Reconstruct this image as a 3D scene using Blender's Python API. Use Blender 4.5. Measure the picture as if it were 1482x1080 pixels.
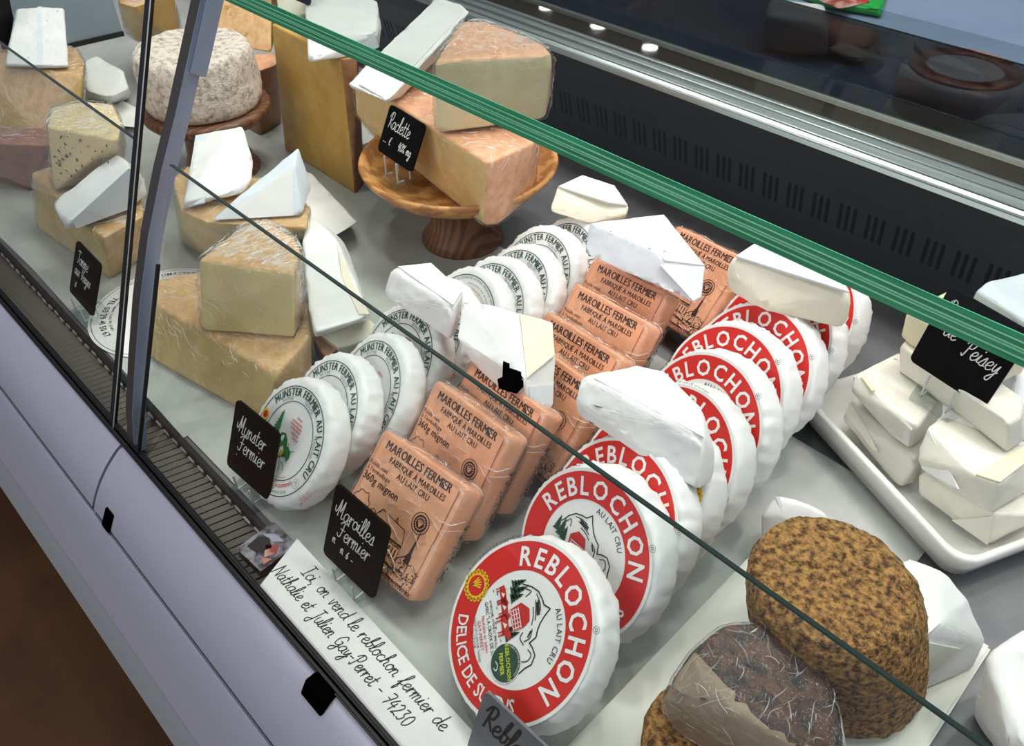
import bpy, bmesh, math, random
from mathutils import Vector, Matrix, noise
from mathutils.bvhtree import BVHTree
from mathutils.geometry import normal as poly_normal
random.seed(7)
scene = bpy.context.scene
COL = scene.collection
for o in list(bpy.data.objects):
    bpy.data.objects.remove(o)

# ---------------------------------------------------------------- camera, world, lights, exposure
# world axes: X along the counter (to the right of the customer), Y towards the shopkeeper, Z up; deck of the case at z = 0
PITCH, AZ = math.radians(42.1), math.radians(44.5)
FH = Vector((-math.cos(AZ), math.sin(AZ), 0))
RIGHT = Vector((math.sin(AZ), math.cos(AZ), 0))
FWD = FH*math.cos(PITCH) - Vector((0, 0, math.sin(PITCH)))
UP = FH*math.sin(PITCH) + Vector((0, 0, math.cos(PITCH)))
cam = bpy.data.cameras.new('camera')
cam.sensor_fit = 'HORIZONTAL'; cam.sensor_width = 36.0
cam.lens = 36*1183/1482
cam.clip_start = .01
co = bpy.data.objects.new('camera', cam); COL.objects.link(co)
co.matrix_world = Matrix(((RIGHT.x, UP.x, -FWD.x, 0), (RIGHT.y, UP.y, -FWD.y, 0), (RIGHT.z, UP.z, -FWD.z, .57), (0, 0, 0, 1)))
scene.camera = co
scene.view_settings.view_transform = 'Standard'
scene.view_settings.look = 'None'
scene.view_settings.gamma = 1
scene.view_settings.use_curve_mapping = False
scene.view_settings.exposure = 0.0
w = bpy.data.worlds.new('world'); scene.world = w; w.use_nodes = True
w.node_tree.nodes['Background'].inputs[0].default_value = (.62, .70, .86, 1)
w.node_tree.nodes['Background'].inputs[1].default_value = .22

def area(name, loc, target, sx, sy, power, color=(1, 1, 1)):
    l = bpy.data.lights.new(name, 'AREA'); l.shape = 'RECTANGLE'; l.size = sx; l.size_y = sy
    l.energy = power; l.color = color
    o = bpy.data.objects.new(name, l); COL.objects.link(o); o.location = loc
    o.rotation_euler = (Vector(target)-Vector(loc)).to_track_quat('-Z', 'Y').to_euler()
    return o
area('case_light', (-.45, .85, 1.5), (-.4, .45, 0), 2.2, .12, 20, (1, .965, .91))
area('front_fill', (-.9, -2.2, 1.7), (-.4, .5, 0), 2.4, 1.4, 34, (1, .97, .93))  # soft fill added on the customer side to brighten front faces
area('shop_daylight', (2.2, .9, 1.9), (-.3, .45, 0), 1.2, 1.0, 21, (.92, .96, 1))
for k, (x, y) in enumerate(((-1.3, 1.15), (-.75, 1.2), (-.2, 1.25), (.35, 1.3), (-.9, .2), (-.1, .1))):      # the shop's ceiling spots above the counter
    area('ceiling_spot', (x, y, 2.0), (x*.7-.1, .5, 0), .07, .07, 5, (1, .96, .9))

# ---------------------------------------------------------------- helpers
def lin(c):
    return tuple(((v/255)/12.92 if v/255 <= .04045 else ((v/255+.055)/1.055)**2.4) for v in c)
MATS = {}
def mat(name, rgb, rough=.6, rgb2=None, nscale=60, ramp=(.4, .6), bump=0, bscale=80, metal=0, coat=0, coat_rough=.1,
        coat_bump=0, stretch=(1, 1, 1), detail=4, spec=.5, trans=0, wave=None, sss=0):
    m = bpy.data.materials.new(name); m.use_nodes = True; MATS[name] = m
    nt = m.node_tree; b = nt.nodes['Principled BSDF']; L = nt.links.new
    b.inputs['Base Color'].default_value = (*lin(rgb), 1)
    b.inputs['Roughness'].default_value = rough; b.inputs['Metallic'].default_value = metal
    b.inputs['Specular IOR Level'].default_value = spec
    b.inputs['Coat Weight'].default_value = coat; b.inputs['Coat Roughness'].default_value = coat_rough
    if sss:
        b.inputs['Subsurface Weight'].default_value = sss; b.inputs['Subsurface Radius'].default_value = (.01, .006, .003)
        b.inputs['Subsurface Scale'].default_value = .4
    tc = nt.nodes.new('ShaderNodeTexCoord'); mp = nt.nodes.new('ShaderNodeMapping')
    mp.inputs['Scale'].default_value = stretch; L(tc.outputs['Object'], mp.inputs['Vector'])
    if rgb2 is not None:
        if wave:
            n = nt.nodes.new('ShaderNodeTexWave'); n.inputs['Scale'].default_value = nscale
            n.inputs['Distortion'].default_value = wave; n.inputs['Detail'].default_value = detail; n.inputs['Detail Scale'].default_value = 2
        else:
            n = nt.nodes.new('ShaderNodeTexNoise'); n.inputs['Scale'].default_value = nscale; n.inputs['Detail'].default_value = detail
            n.inputs['Roughness'].default_value = .6
        L(mp.outputs['Vector'], n.inputs['Vector'])
        r = nt.nodes.new('ShaderNodeValToRGB')
        r.color_ramp.elements[0].position = ramp[0]; r.color_ramp.elements[1].position = ramp[1]
        r.color_ramp.elements[0].color = (*lin(rgb), 1); r.color_ramp.elements[1].color = (*lin(rgb2), 1)
        L(n.outputs[1 if wave else 0], r.inputs[0]); L(r.outputs[0], b.inputs['Base Color'])
    if bump or coat_bump:
        n2 = nt.nodes.new('ShaderNodeTexNoise'); n2.inputs['Scale'].default_value = bscale; n2.inputs['Detail'].default_value = 5
        L(mp.outputs['Vector'], n2.inputs['Vector'])
        bp = nt.nodes.new('ShaderNodeBump'); bp.inputs['Strength'].default_value = bump or coat_bump; bp.inputs['Distance'].default_value = .004
        L(n2.outputs[0], bp.inputs['Height'])
        if bump: L(bp.outputs[0], b.inputs['Normal'])
        if coat_bump: L(bp.outputs[0], b.inputs['Coat Normal'])
    return m
def glass_mat(name, tint, refl=1.0, bump=0, rough=0.0, bscale=60, stretch=(1, 1, 1), ior=1.5):
    """thin clear sheet: see-through with Fresnel reflection, light passes"""
    m = bpy.data.materials.new(name); m.use_nodes = True; MATS[name] = m
    nt = m.node_tree; nt.nodes.clear(); L = nt.links.new
    out = nt.nodes.new('ShaderNodeOutputMaterial'); mix = nt.nodes.new('ShaderNodeMixShader')
    tr = nt.nodes.new('ShaderNodeBsdfTransparent'); gl = nt.nodes.new('ShaderNodeBsdfGlossy'); fr = nt.nodes.new('ShaderNodeFresnel')
    tr.inputs[0].default_value = (*tint, 1); gl.inputs['Roughness'].default_value = rough; fr.inputs[0].default_value = ior
    gl.inputs[0].default_value = (refl, refl, refl, 1)
    if bump:
        tc = nt.nodes.new('ShaderNodeTexCoord'); mp = nt.nodes.new('ShaderNodeMapping'); mp.inputs['Scale'].default_value = stretch
        n2 = nt.nodes.new('ShaderNodeTexNoise'); n2.inputs['Scale'].default_value = bscale; n2.inputs['Detail'].default_value = 4
        n2.inputs['Distortion'].default_value = 1.2
        bp = nt.nodes.new('ShaderNodeBump'); bp.inputs['Strength'].default_value = bump; bp.inputs['Distance'].default_value = .009
        L(tc.outputs['Object'], mp.inputs[0]); L(mp.outputs[0], n2.inputs['Vector']); L(n2.outputs[0], bp.inputs['Height'])
        L(bp.outputs[0], gl.inputs['Normal'])
    ge = nt.nodes.new('ShaderNodeNewGeometry'); mr = nt.nodes.new('ShaderNodeMapRange')     # same Fresnel on both sides of the sheet
    mr.inputs['To Min'].default_value = ior; mr.inputs['To Max'].default_value = 1/ior
    L(ge.outputs['Backfacing'], mr.inputs['Value']); L(mr.outputs[0], fr.inputs[0])
    L(fr.outputs[0], mix.inputs[0]); L(tr.outputs[0], mix.inputs[1]); L(gl.outputs[0], mix.inputs[2]); L(mix.outputs[0], out.inputs[0])
    return m
def emit_mat(name, rgb, power):
    m = bpy.data.materials.new(name); m.use_nodes = True; MATS[name] = m
    b = m.node_tree.nodes['Principled BSDF']; b.inputs['Emission Color'].default_value = (*rgb, 1); b.inputs['Emission Strength'].default_value = power
    return m

mat('paper', (236, 236, 235), .5, (228, 228, 228), 18, bump=.07, bscale=30)
mat('paper_cream', (234, 229, 212), .55, (228, 222, 200), 20, bump=.06, bscale=30)
mat('paper_blue', (222, 229, 236), .55, (214, 221, 230), 20, bump=.06, bscale=30)
mat('liner', (178, 181, 177), .45, (164, 168, 165), 14, bump=.05, bscale=30)
mat('butter_paper', (230, 228, 214), .5, (218, 217, 206), 22, bump=.08, bscale=30)
mat('butter_paper_cream', (236, 226, 190), .5, (228, 219, 190), 22, bump=.06, bscale=30)
mat('cut_cheese', (226, 198, 134), .5, (214, 184, 118), 35, bump=.05, bscale=200, coat=.25, coat_rough=.25)
mat('cut_pale', (244, 224, 164), .5, (238, 216, 152), 30, bump=.05, bscale=200, coat=.3, coat_rough=.2)
mat('cut_yellow', (196, 160, 84), .5, (184, 146, 72), 26, bump=.05, bscale=200, coat=.25, coat_rough=.25)
mat('cut_raclette', (234, 202, 140), .45, (226, 190, 124), 30, bump=.04, bscale=200, coat=.3, coat_rough=.15)
mat('cut_cream', (240, 228, 188), .45, (234, 220, 176), 40, bump=.04, bscale=200, coat=.3, coat_rough=.15)
mat('rind_orange', (240, 188, 150), .5, (228, 166, 124), 90, bump=.08, bscale=120, coat=.3, coat_rough=.2)
mat('rind_tan', (222, 184, 134), .6, (206, 164, 112), 90, bump=.08, bscale=120, coat=.3, coat_rough=.2)
mat('rind_brown', (150, 108, 76), .6, (130, 90, 60), 45, bump=.3, bscale=90, coat=.2)
mat('rind_red', (168, 118, 92), .6, (150, 98, 74), 25, bump=.2, bscale=90, coat=.4, coat_rough=.2)
mat('herb_cheese', (238, 216, 164), .5, (232, 208, 156), 30, coat=.2)
mat('herb_fleck', (78, 80, 62), .7)
mat('mould_rind', (226, 212, 200), .85, (128, 118, 108), 130, ramp=(.46, .72), bump=.6, bscale=330, detail=9)
mat('crumb_crust', (192, 144, 84), .9, (80, 52, 32), 220, ramp=(.38, .62), bump=1, bscale=420, detail=10)
mat('dark_rind', (92, 60, 42), .55, (36, 24, 21), 110, ramp=(.38, .62), bump=.6, bscale=300, detail=8)
mat('grey_cut', (160, 142, 116), .5, (146, 128, 104), 20, coat=.2, coat_rough=.3)
mat('wood', (206, 150, 90), .42, (164, 110, 60), 7, ramp=(.2, .8), wave=7, stretch=(1.2, 5, 5), bump=.06, bscale=60, coat=.25, coat_rough=.25)
mat('wood_dark', (128, 86, 60), .5, (96, 60, 40), 9, ramp=(.2, .8), wave=6, stretch=(4, 1.5, 1), bump=.1, bscale=60, coat=.15)
mat('slate', (9, 8, 9), .6, (14, 13, 14), 30, bump=.05, bscale=200, spec=.1)
mat('slate_sheen', (118, 124, 132), .3, (104, 110, 118), 12, spec=.7)  # glare on a dark card, put into its grey colour
mat('chalk', (232, 232, 230), .8)
mat('ink_black', (22, 22, 26), .6)
mat('ink_green', (28, 66, 52), .6)
mat('ink_grass', (44, 120, 62), .6)
mat('ink_red', (196, 40, 36), .6)
mat('ink_pink', (206, 96, 108), .6)
mat('ink_grey', (96, 110, 108), .6)
mat('ink_brown', (58, 30, 26), .6)
mat('print_red', (212, 36, 28), .5, (204, 32, 26), 30)
mat('print_white', (238, 238, 237), .5)
mat('print_yellow', (238, 196, 40), .5)
mat('print_lime', (206, 214, 50), .5)
mat('print_dkgreen', (36, 74, 58), .5)
mat('print_salmon', (240, 178, 140), .5, (232, 164, 126), 14)
mat('salmon_pack', (238, 172, 134), .45, (228, 156, 118), 14, bump=.12, bscale=30, coat=.6, coat_rough=.1, coat_bump=.35)
mat('acrylic_edge', (190, 196, 196), .1, trans=.5, spec=.8)
glass_mat('acrylic', (.86, .88, .88))
glass_mat('pane_glass', (.96, .975, .97), .8)
glass_mat('shelf_glass', (.92, .96, .94), .4)
glass_mat('film', (.97, .97, .97), 1.0, bump=1.0, rough=.12, bscale=75, stretch=(.7, 1.6, 1.6), ior=1.55)
glass_mat('tinted_glass', (.26, .27, .29), .7)
mat('green_edge', (70, 176, 132), .25, (52, 148, 108), 60, stretch=(.3, 8, 8), spec=.8, coat=1, coat_rough=.05)  # raised green stands in for light carried inside the glass
mat('green_highlight', (150, 226, 190), .1, spec=.8, coat=1, coat_rough=.05)
mat('pane_edge', (46, 62, 58), .2, spec=.7)
mat('panel_white', (158, 160, 178), .32, coat=.3, coat_rough=.2)
mat('panel_grey', (150, 158, 164), .45)
mat('black_rubber', (14, 14, 17), .5)
mat('case_black', (30, 30, 33), .45, (24, 24, 27), 20, bump=.02)
mat('slot_black', (4, 4, 5), .9, spec=0)
mat('steel', (196, 202, 202), .32, metal=.85)
mat('steel_dark', (160, 150, 140), .03, metal=.9)
mat('steel_deck', (128, 130, 132), .4, metal=.5, rgb2=(112, 114, 118), nscale=14)
mat('alu_shaded', (74, 70, 70), .4, metal=.3)  # post metal with the shade of its front face painted in
mat('alu_lit', (150, 160, 182), .35, metal=.4)  # same metal painted lighter for the light on its side
mat('louvre', (84, 80, 76), .35, metal=.7)
mat('louvre_bed', (26, 25, 25), .6)
mat('clip_white', (196, 198, 200), .4)
mat('floor_brown', (96, 60, 24), .6, (82, 50, 20), 6, bump=.05)
mat('wall_paint', (178, 178, 182), .7, (170, 170, 176), 5)
mat('counter_blue', (120, 138, 164), .4, (112, 130, 156), 6)
mat('tub_white', (222, 228, 234), .4, (214, 220, 228), 8)
mat('carton', (206, 206, 208), .6, (190, 190, 194), 10)
mat('ham_pink', (206, 140, 118), .6, (186, 120, 100), 20)
mat('meat', (150, 62, 54), .4, (206, 160, 150), 40, ramp=(.45, .6), coat=.8, coat_rough=.1)
mat('pack_green', (30, 150, 62), .4)
mat('red_check', (190, 54, 50), .7)
mat('ceramic', (232, 232, 228), .18, (226, 226, 222), 6, spec=.6)
mat('board_white', (226, 226, 218), .35, (216, 216, 208), 8)
mat('photo_paper', (150, 150, 160), .3, (60, 50, 60), 90, ramp=(.4, .6))
mat('grey_divider', (142, 156, 162), .3, (128, 142, 150), 4)
def crease_mat():  # white folds of the film that also carry its streak highlights
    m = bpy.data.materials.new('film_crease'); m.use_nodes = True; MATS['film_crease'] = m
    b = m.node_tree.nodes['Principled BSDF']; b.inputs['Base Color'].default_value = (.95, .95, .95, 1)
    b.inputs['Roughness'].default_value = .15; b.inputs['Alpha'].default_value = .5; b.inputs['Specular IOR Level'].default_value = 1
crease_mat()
emit_mat('lamp_glow', (1, .98, .94), 220)

def origin(o):
    l = Vector((0, 0, 0))
    while o is not None: l += o.location; o = o.parent
    return l
def tag(o, label=None, cat=None, group=None, kind=None):
    if label: o['label'] = label
    if cat: o['category'] = cat
    if group: o['group'] = group
    if kind: o['kind'] = kind
    return o
def thing(name, label, cat, loc=(0, 0, 0), group=None):
    o = bpy.data.objects.new(name, None); o.empty_display_size = .02; COL.objects.link(o); o.location = loc
    return tag(o, label, cat, group)
def finish(name, bm, mats, parent=None, smooth=True, world=True):
    """bmesh in world coordinates -> one mesh object; its origin at its base, or its parent's"""
    if not isinstance(mats, (list, tuple)): mats = [mats]
    off = Vector((0, 0, 0))
    if world:
        if parent is not None: off = origin(parent)
        elif bm.verts:
            n = len(bm.verts)
            off = Vector((sum(v.co.x for v in bm.verts)/n, sum(v.co.y for v in bm.verts)/n, min(v.co.z for v in bm.verts)))
        for v in bm.verts: v.co -= off
    me = bpy.data.meshes.new(name); bm.to_mesh(me); bm.free()
    for m in mats: me.materials.append(MATS[m])
    if smooth: me.polygons.foreach_set('use_smooth', [True]*len(me.polygons))
    o = bpy.data.objects.new(name, me); COL.objects.link(o)
    if parent is not None: o.parent = parent
    elif world: o.location = off
    return o
def box_bm(x0, x1, y0, y1, z0, z1, bm=None, bevel=0):
    b = bm or bmesh.new()
    r = bmesh.ops.create_cube(b, size=1, matrix=Matrix.LocRotScale(((x0+x1)/2, (y0+y1)/2, (z0+z1)/2), None, (x1-x0, y1-y0, z1-z0)))
    if bevel:
        es = {e for v in r['verts'] for e in v.link_edges}
        bmesh.ops.bevel(b, geom=list(es), offset=bevel, segments=2, affect='EDGES', clamp_overlap=True)
    return b
def hull_bm(pts, bevel=.004, seg=2, res=.012, amp=.0008, nscale=35, seed=0, dissolve=4):
    bm = bmesh.new()
    for p in pts: bm.verts.new(p)
    r = bmesh.ops.convex_hull(bm, input=bm.verts[:])
    junk = [g for g in r['geom_interior']+r['geom_unused'] if isinstance(g, bmesh.types.BMVert) and g.is_valid]
    if junk: bmesh.ops.delete(bm, geom=list(set(junk)), context='VERTS')
    bmesh.ops.dissolve_limit(bm, angle_limit=math.radians(dissolve), verts=bm.verts[:], edges=bm.edges[:])
    if bevel:
        bmesh.ops.bevel(bm, geom=bm.edges[:], offset=bevel, segments=seg, affect='EDGES', clamp_overlap=True, profile=.5)
    bmesh.ops.remove_doubles(bm, verts=bm.verts[:], dist=1e-5)
    bmesh.ops.triangulate(bm, faces=bm.faces[:])
    for _ in range(5):
        es = [e for e in bm.edges if e.calc_length() > res]
        if not es or len(bm.faces) > 9000: break
        bmesh.ops.subdivide_edges(bm, edges=es, cuts=1)
        bmesh.ops.triangulate(bm, faces=bm.faces[:])
    bm.normal_update()
    bmesh.ops.recalc_face_normals(bm, faces=bm.faces[:])
    bm.normal_update()
    if amp:
        s = Vector((seed*3.1, seed*1.7, seed*.9))
        for v, n in [(v, v.normal.copy()) for v in bm.verts]:
            d = noise.noise(v.co*nscale+s)*.7 + abs(noise.noise(v.co*nscale*2.3+s))*.6 - .2
            v.co += n*amp*d
    return bm
def split_bm(bm, pred):
    """move the faces that pred(normal, centre) picks into a second bmesh (the rind)"""
    bm.normal_update()
    b2 = bm.copy()
    bmesh.ops.delete(bm, geom=[f for f in bm.faces if pred(f.normal, f.calc_center_median())], context='FACES')
    bmesh.ops.delete(b2, geom=[f for f in b2.faces if not pred(f.normal, f.calc_center_median())], context='FACES')
    return bm, b2
def prism(top, zbot):
    return list(top)+[(p[0], p[1], zbot) for p in top]
SEED = [0]
def base_of(pts):
    n = len(pts)
    return (sum(p[0] for p in pts)/n, sum(p[1] for p in pts)/n, min(p[2] for p in pts))
def plate_bm(pts, n, th=.0012):
    bm = bmesh.new(); n = Vector(n)
    a = [bm.verts.new(Vector(p)+n*th) for p in pts]; b = [bm.verts.new(Vector(p)-n*.0006) for p in pts]
    bm.faces.new(a); bm.faces.new(b[::-1])
    for i in range(len(pts)):
        j = (i+1) % len(pts); bm.faces.new((a[j], a[i], b[i], b[j]))
    bmesh.ops.recalc_face_normals(bm, faces=bm.faces[:])
    return bm
def parcel(pts, label, m='paper', folds=(), group=None, name='wrapped_cheese', cat='cheese', bevel=.004, amp=.0018, seed=None, res=.008):
    SEED[0] += 1
    t = thing(name, label, cat, base_of(pts), group)
    finish('paper_wrap', hull_bm(pts, bevel, 3, res, amp, 38, seed or SEED[0]), m, t)
    for (fp, fn, fm) in folds:
        finish('paper_fold', plate_bm(fp, fn), fm or m, t, smooth=False)
    return t
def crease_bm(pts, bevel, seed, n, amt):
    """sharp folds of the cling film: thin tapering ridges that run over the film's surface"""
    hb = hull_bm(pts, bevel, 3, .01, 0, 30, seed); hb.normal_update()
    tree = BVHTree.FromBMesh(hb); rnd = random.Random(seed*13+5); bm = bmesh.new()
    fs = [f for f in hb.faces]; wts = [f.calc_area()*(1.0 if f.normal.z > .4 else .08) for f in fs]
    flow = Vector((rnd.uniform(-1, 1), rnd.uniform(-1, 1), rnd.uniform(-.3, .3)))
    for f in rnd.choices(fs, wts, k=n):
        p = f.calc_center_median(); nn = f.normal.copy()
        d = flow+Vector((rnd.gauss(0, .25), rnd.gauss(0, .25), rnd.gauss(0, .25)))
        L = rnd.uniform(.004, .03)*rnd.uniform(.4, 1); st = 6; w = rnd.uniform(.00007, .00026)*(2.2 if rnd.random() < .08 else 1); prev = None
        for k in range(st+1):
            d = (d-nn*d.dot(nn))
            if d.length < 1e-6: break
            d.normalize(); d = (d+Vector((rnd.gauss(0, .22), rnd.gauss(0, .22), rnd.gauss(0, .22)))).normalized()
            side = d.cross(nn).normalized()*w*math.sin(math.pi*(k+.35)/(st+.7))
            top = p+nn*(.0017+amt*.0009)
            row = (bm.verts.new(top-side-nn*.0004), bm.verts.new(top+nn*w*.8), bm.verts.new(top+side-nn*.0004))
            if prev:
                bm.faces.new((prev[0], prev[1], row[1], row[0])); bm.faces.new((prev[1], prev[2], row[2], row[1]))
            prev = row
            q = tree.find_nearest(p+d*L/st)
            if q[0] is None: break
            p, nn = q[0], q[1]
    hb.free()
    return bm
def cheese(pts, label, paste, rind=None, pred=None, film=0, name='cheese_wedge', bevel=.003, amp=.0006, group=None, film_pts=None, res=.01):
    SEED[0] += 1
    t = thing(name, label, 'cheese', base_of(pts), group)
    bm = hull_bm(pts, bevel, 3, res, amp, 30, SEED[0])
    if pred:
        bm, b2 = split_bm(bm, pred)
        finish('rind', b2, rind, t)
    finish('paste', bm, paste, t)
    if film:
        f = hull_bm(film_pts or pts, bevel, 3, .007, 0, 30, SEED[0])
        f.normal_update()
        for v, n in [(v, v.normal.copy()) for v in f.verts]:
            q = v.co*45
            v.co += n*(.0016+film*.0032*abs(noise.noise(Vector((q.x*.6+SEED[0], q.y*1.6, q.z*2.2)))))
        finish('cling_film', f, 'film', t)
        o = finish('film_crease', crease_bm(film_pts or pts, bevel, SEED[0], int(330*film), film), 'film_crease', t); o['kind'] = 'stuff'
    return t
def lathe_bm(profile, seg=64, c=(0, 0, 0)):
    bm = bmesh.new(); rings = []
    for r, z in profile:
        if r < 1e-6: rings.append([bm.verts.new((c[0], c[1], c[2]+z))]); continue
        rings.append([bm.verts.new((c[0]+r*math.cos(2*math.pi*i/seg), c[1]+r*math.sin(2*math.pi*i/seg), c[2]+z)) for i in range(seg)])
    for a, b in zip(rings, rings[1:]):
        for i in range(seg):
            j = (i+1) % seg
            if len(a) == 1 and len(b) == 1: continue
            if len(a) == 1: bm.faces.new((a[0], b[i], b[j]))
            elif len(b) == 1: bm.faces.new((a[i], a[j], b[0]))
            else: bm.faces.new((a[i], a[j], b[j], b[i]))
    bmesh.ops.recalc_face_normals(bm, faces=bm.faces[:])
    return bm

# ---------------------------------------------------------------- print: flat polygons, strokes and letters in a (u, v) plane
class Print:
    def __init__(s): s.v = []; s.f = []; s.m = []; s.names = []
    def mi(s, m):
        if m not in s.names: s.names.append(m)
        return s.names.index(m)
    def poly(s, pts, m, z):
        i = len(s.v); s.v += [(p[0], p[1], z) for p in pts]; s.f.append(list(range(i, i+len(pts)))); s.m.append(s.mi(m))
    def disc(s, c, r, m, z, n=48, r2=None, a0=0, a1=360, ry=1):
        pt = lambda R, a: (c[0]+R*math.cos(a), c[1]+R*ry*math.sin(a))
        A = [math.radians(a0+(a1-a0)*k/n) for k in range(n+1)]
        if r2 is None: s.poly([pt(r, a) for a in A[:-1]], m, z); return
        for p, q in zip(A, A[1:]): s.poly([pt(r2, p), pt(r, p), pt(r, q), pt(r2, q)], m, z)
    def stroke(s, pts, w, m, z, smooth=True):
        pts = [Vector(p[:2]) for p in pts]
        if smooth and len(pts) > 2:
            q = [pts[0]]+pts+[pts[-1]]; out = []
            for i in range(1, len(q)-2):
                for k in range(4):
                    t = k/4; p0, p1, p2, p3 = q[i-1], q[i], q[i+1], q[i+2]
                    out.append(.5*((2*p1)+(p2-p0)*t+(2*p0-5*p1+4*p2-p3)*t*t+(3*p1-p0-3*p2+p3)*t**3))
            pts = out+[q[-2]]
        for i, (a, b) in enumerate(zip(pts, pts[1:])):
            d = b-a
            if d.length < 1e-7: continue
            d.normalize(); n = Vector((-d.y, d.x))*w/2; e = d*w*.3
            s.poly([a-e-n, b+e-n, b+e+n, a-e+n], m, z+(i % 3)*4e-6)
    def glyphs(s, text, place, size, m, z, bold=0, sx=1.0):
        """place(x) -> (origin, direction) of the glyph whose middle is at x along the line"""
        if bold < 0:                                     # double strike: bold without distorting the outline
            for k, e in enumerate((-1, 0, 1)):
                s.glyphs(text, lambda t, e=e: (lambda o, d: ((o[0]+e*d[0]*-bold*size, o[1]+e*d[1]*-bold*size), d))(*place(t)), size, m, z+k*6e-6, 0, sx)
            return
        adv = [glyph(c, bold)[2]*size*sx for c in text]; x = 0
        for c, a in zip(text, adv):
            vs, fs, _ = glyph(c, bold)
            (ox, oy), (dx, dy) = place(x+a/2)
            i = len(s.v)
            for (gx, gy) in vs:
                lx, ly = gx*size*sx-a/2, gy*size
                s.v.append((ox+lx*dx-ly*dy, oy+lx*dy+ly*dx, z))
            for f in fs: s.f.append([i+k for k in f]); s.m.append(s.mi(m))
            x += a
    def width(s, text, size, bold=0, sx=1.0): return sum(glyph(c, max(bold, 0))[2] for c in text)*size*sx
    def line(s, text, x, y, size, m, z, bold=0, align='c', sx=1.0, ang=0):
        w = s.width(text, size, bold, sx); x0 = {'c': -w/2, 'l': 0, 'r': -w}[align]
        ca, sa = math.cos(math.radians(ang)), math.sin(math.radians(ang))
        s.glyphs(text, lambda t: ((x+(x0+t)*ca, y+(x0+t)*sa), (ca, sa)), size, m, z, bold, sx)
    def arc(s, text, r, mid, size, m, z, bold=0, sx=1.0, inside=False, c=(0, 0), space=1.0):
        w = s.width(text, size, bold, sx)*space; sg = -1 if not inside else 1
        def place(t):
            a = math.radians(mid)+sg*(t*space-w/2)/r
            d = (math.sin(a), -math.cos(a)) if not inside else (-math.sin(a), math.cos(a))
            return (c[0]+r*math.cos(a), c[1]+r*math.sin(a)), d
        s.glyphs(text, place, size, m, z, bold, sx)
    def hand(s, text, x, y, size, w, m, z, slant=.18, sx=.62, ang=0):
        """handwriting: x-height = size"""
        ca, sa = math.cos(math.radians(ang)), math.sin(math.radians(ang))
        cx = 0
        for ch in text:
            if ch == ' ': cx += .75; continue
            adv, strokes = HAND[ch]
            for st in strokes:
                P = []
                for gx, gy in st:
                    lx, ly = (cx+gx)*size*sx*1.25+gy*size*slant, gy*size
                    P.append((x+lx*ca-ly*sa, y+lx*sa+ly*ca))
                s.stroke(P, w, m, z)
            cx += adv
        return cx*size*sx*1.25
    def build(s, name, parent, matrix=None):
        me = bpy.data.meshes.new(name); me.from_pydata(s.v, [], s.f)
        for n in s.names: me.materials.append(MATS[n])
        me.polygons.foreach_set('material_index', s.m)
        o = bpy.data.objects.new(name, me); COL.objects.link(o); o.parent = parent
        if matrix is not None: o.matrix_local = matrix
        return o
GL = {}
def glyph(c, bold):
    k = (c, bold)
    if k in GL: return GL[k]
    cu = bpy.data.curves.new('g', 'FONT'); cu.size = 1; cu.resolution_u = 2; cu.offset = bold; cu.body = c if c != ' ' else 'n'
    ob = bpy.data.objects.new('g', cu); me = ob.to_mesh()
    vs = [(v.co.x, v.co.y) for v in me.vertices]; fs = [list(p.vertices) for p in me.polygons]
    x0 = min((p[0] for p in vs), default=0); x1 = max((p[0] for p in vs), default=.3)
    ob.to_mesh_clear(); bpy.data.objects.remove(ob); bpy.data.curves.remove(cu)
    if c == ' ': GL[k] = ([], [], .3)
    else: GL[k] = ([(x-x0+.05, y) for x, y in vs], fs, x1-x0+.1)
    return GL[k]
def _h(adv, txt):
    return adv, [[tuple(map(float, p.split(','))) for p in st.split()] for st in txt.split('|')]
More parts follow.
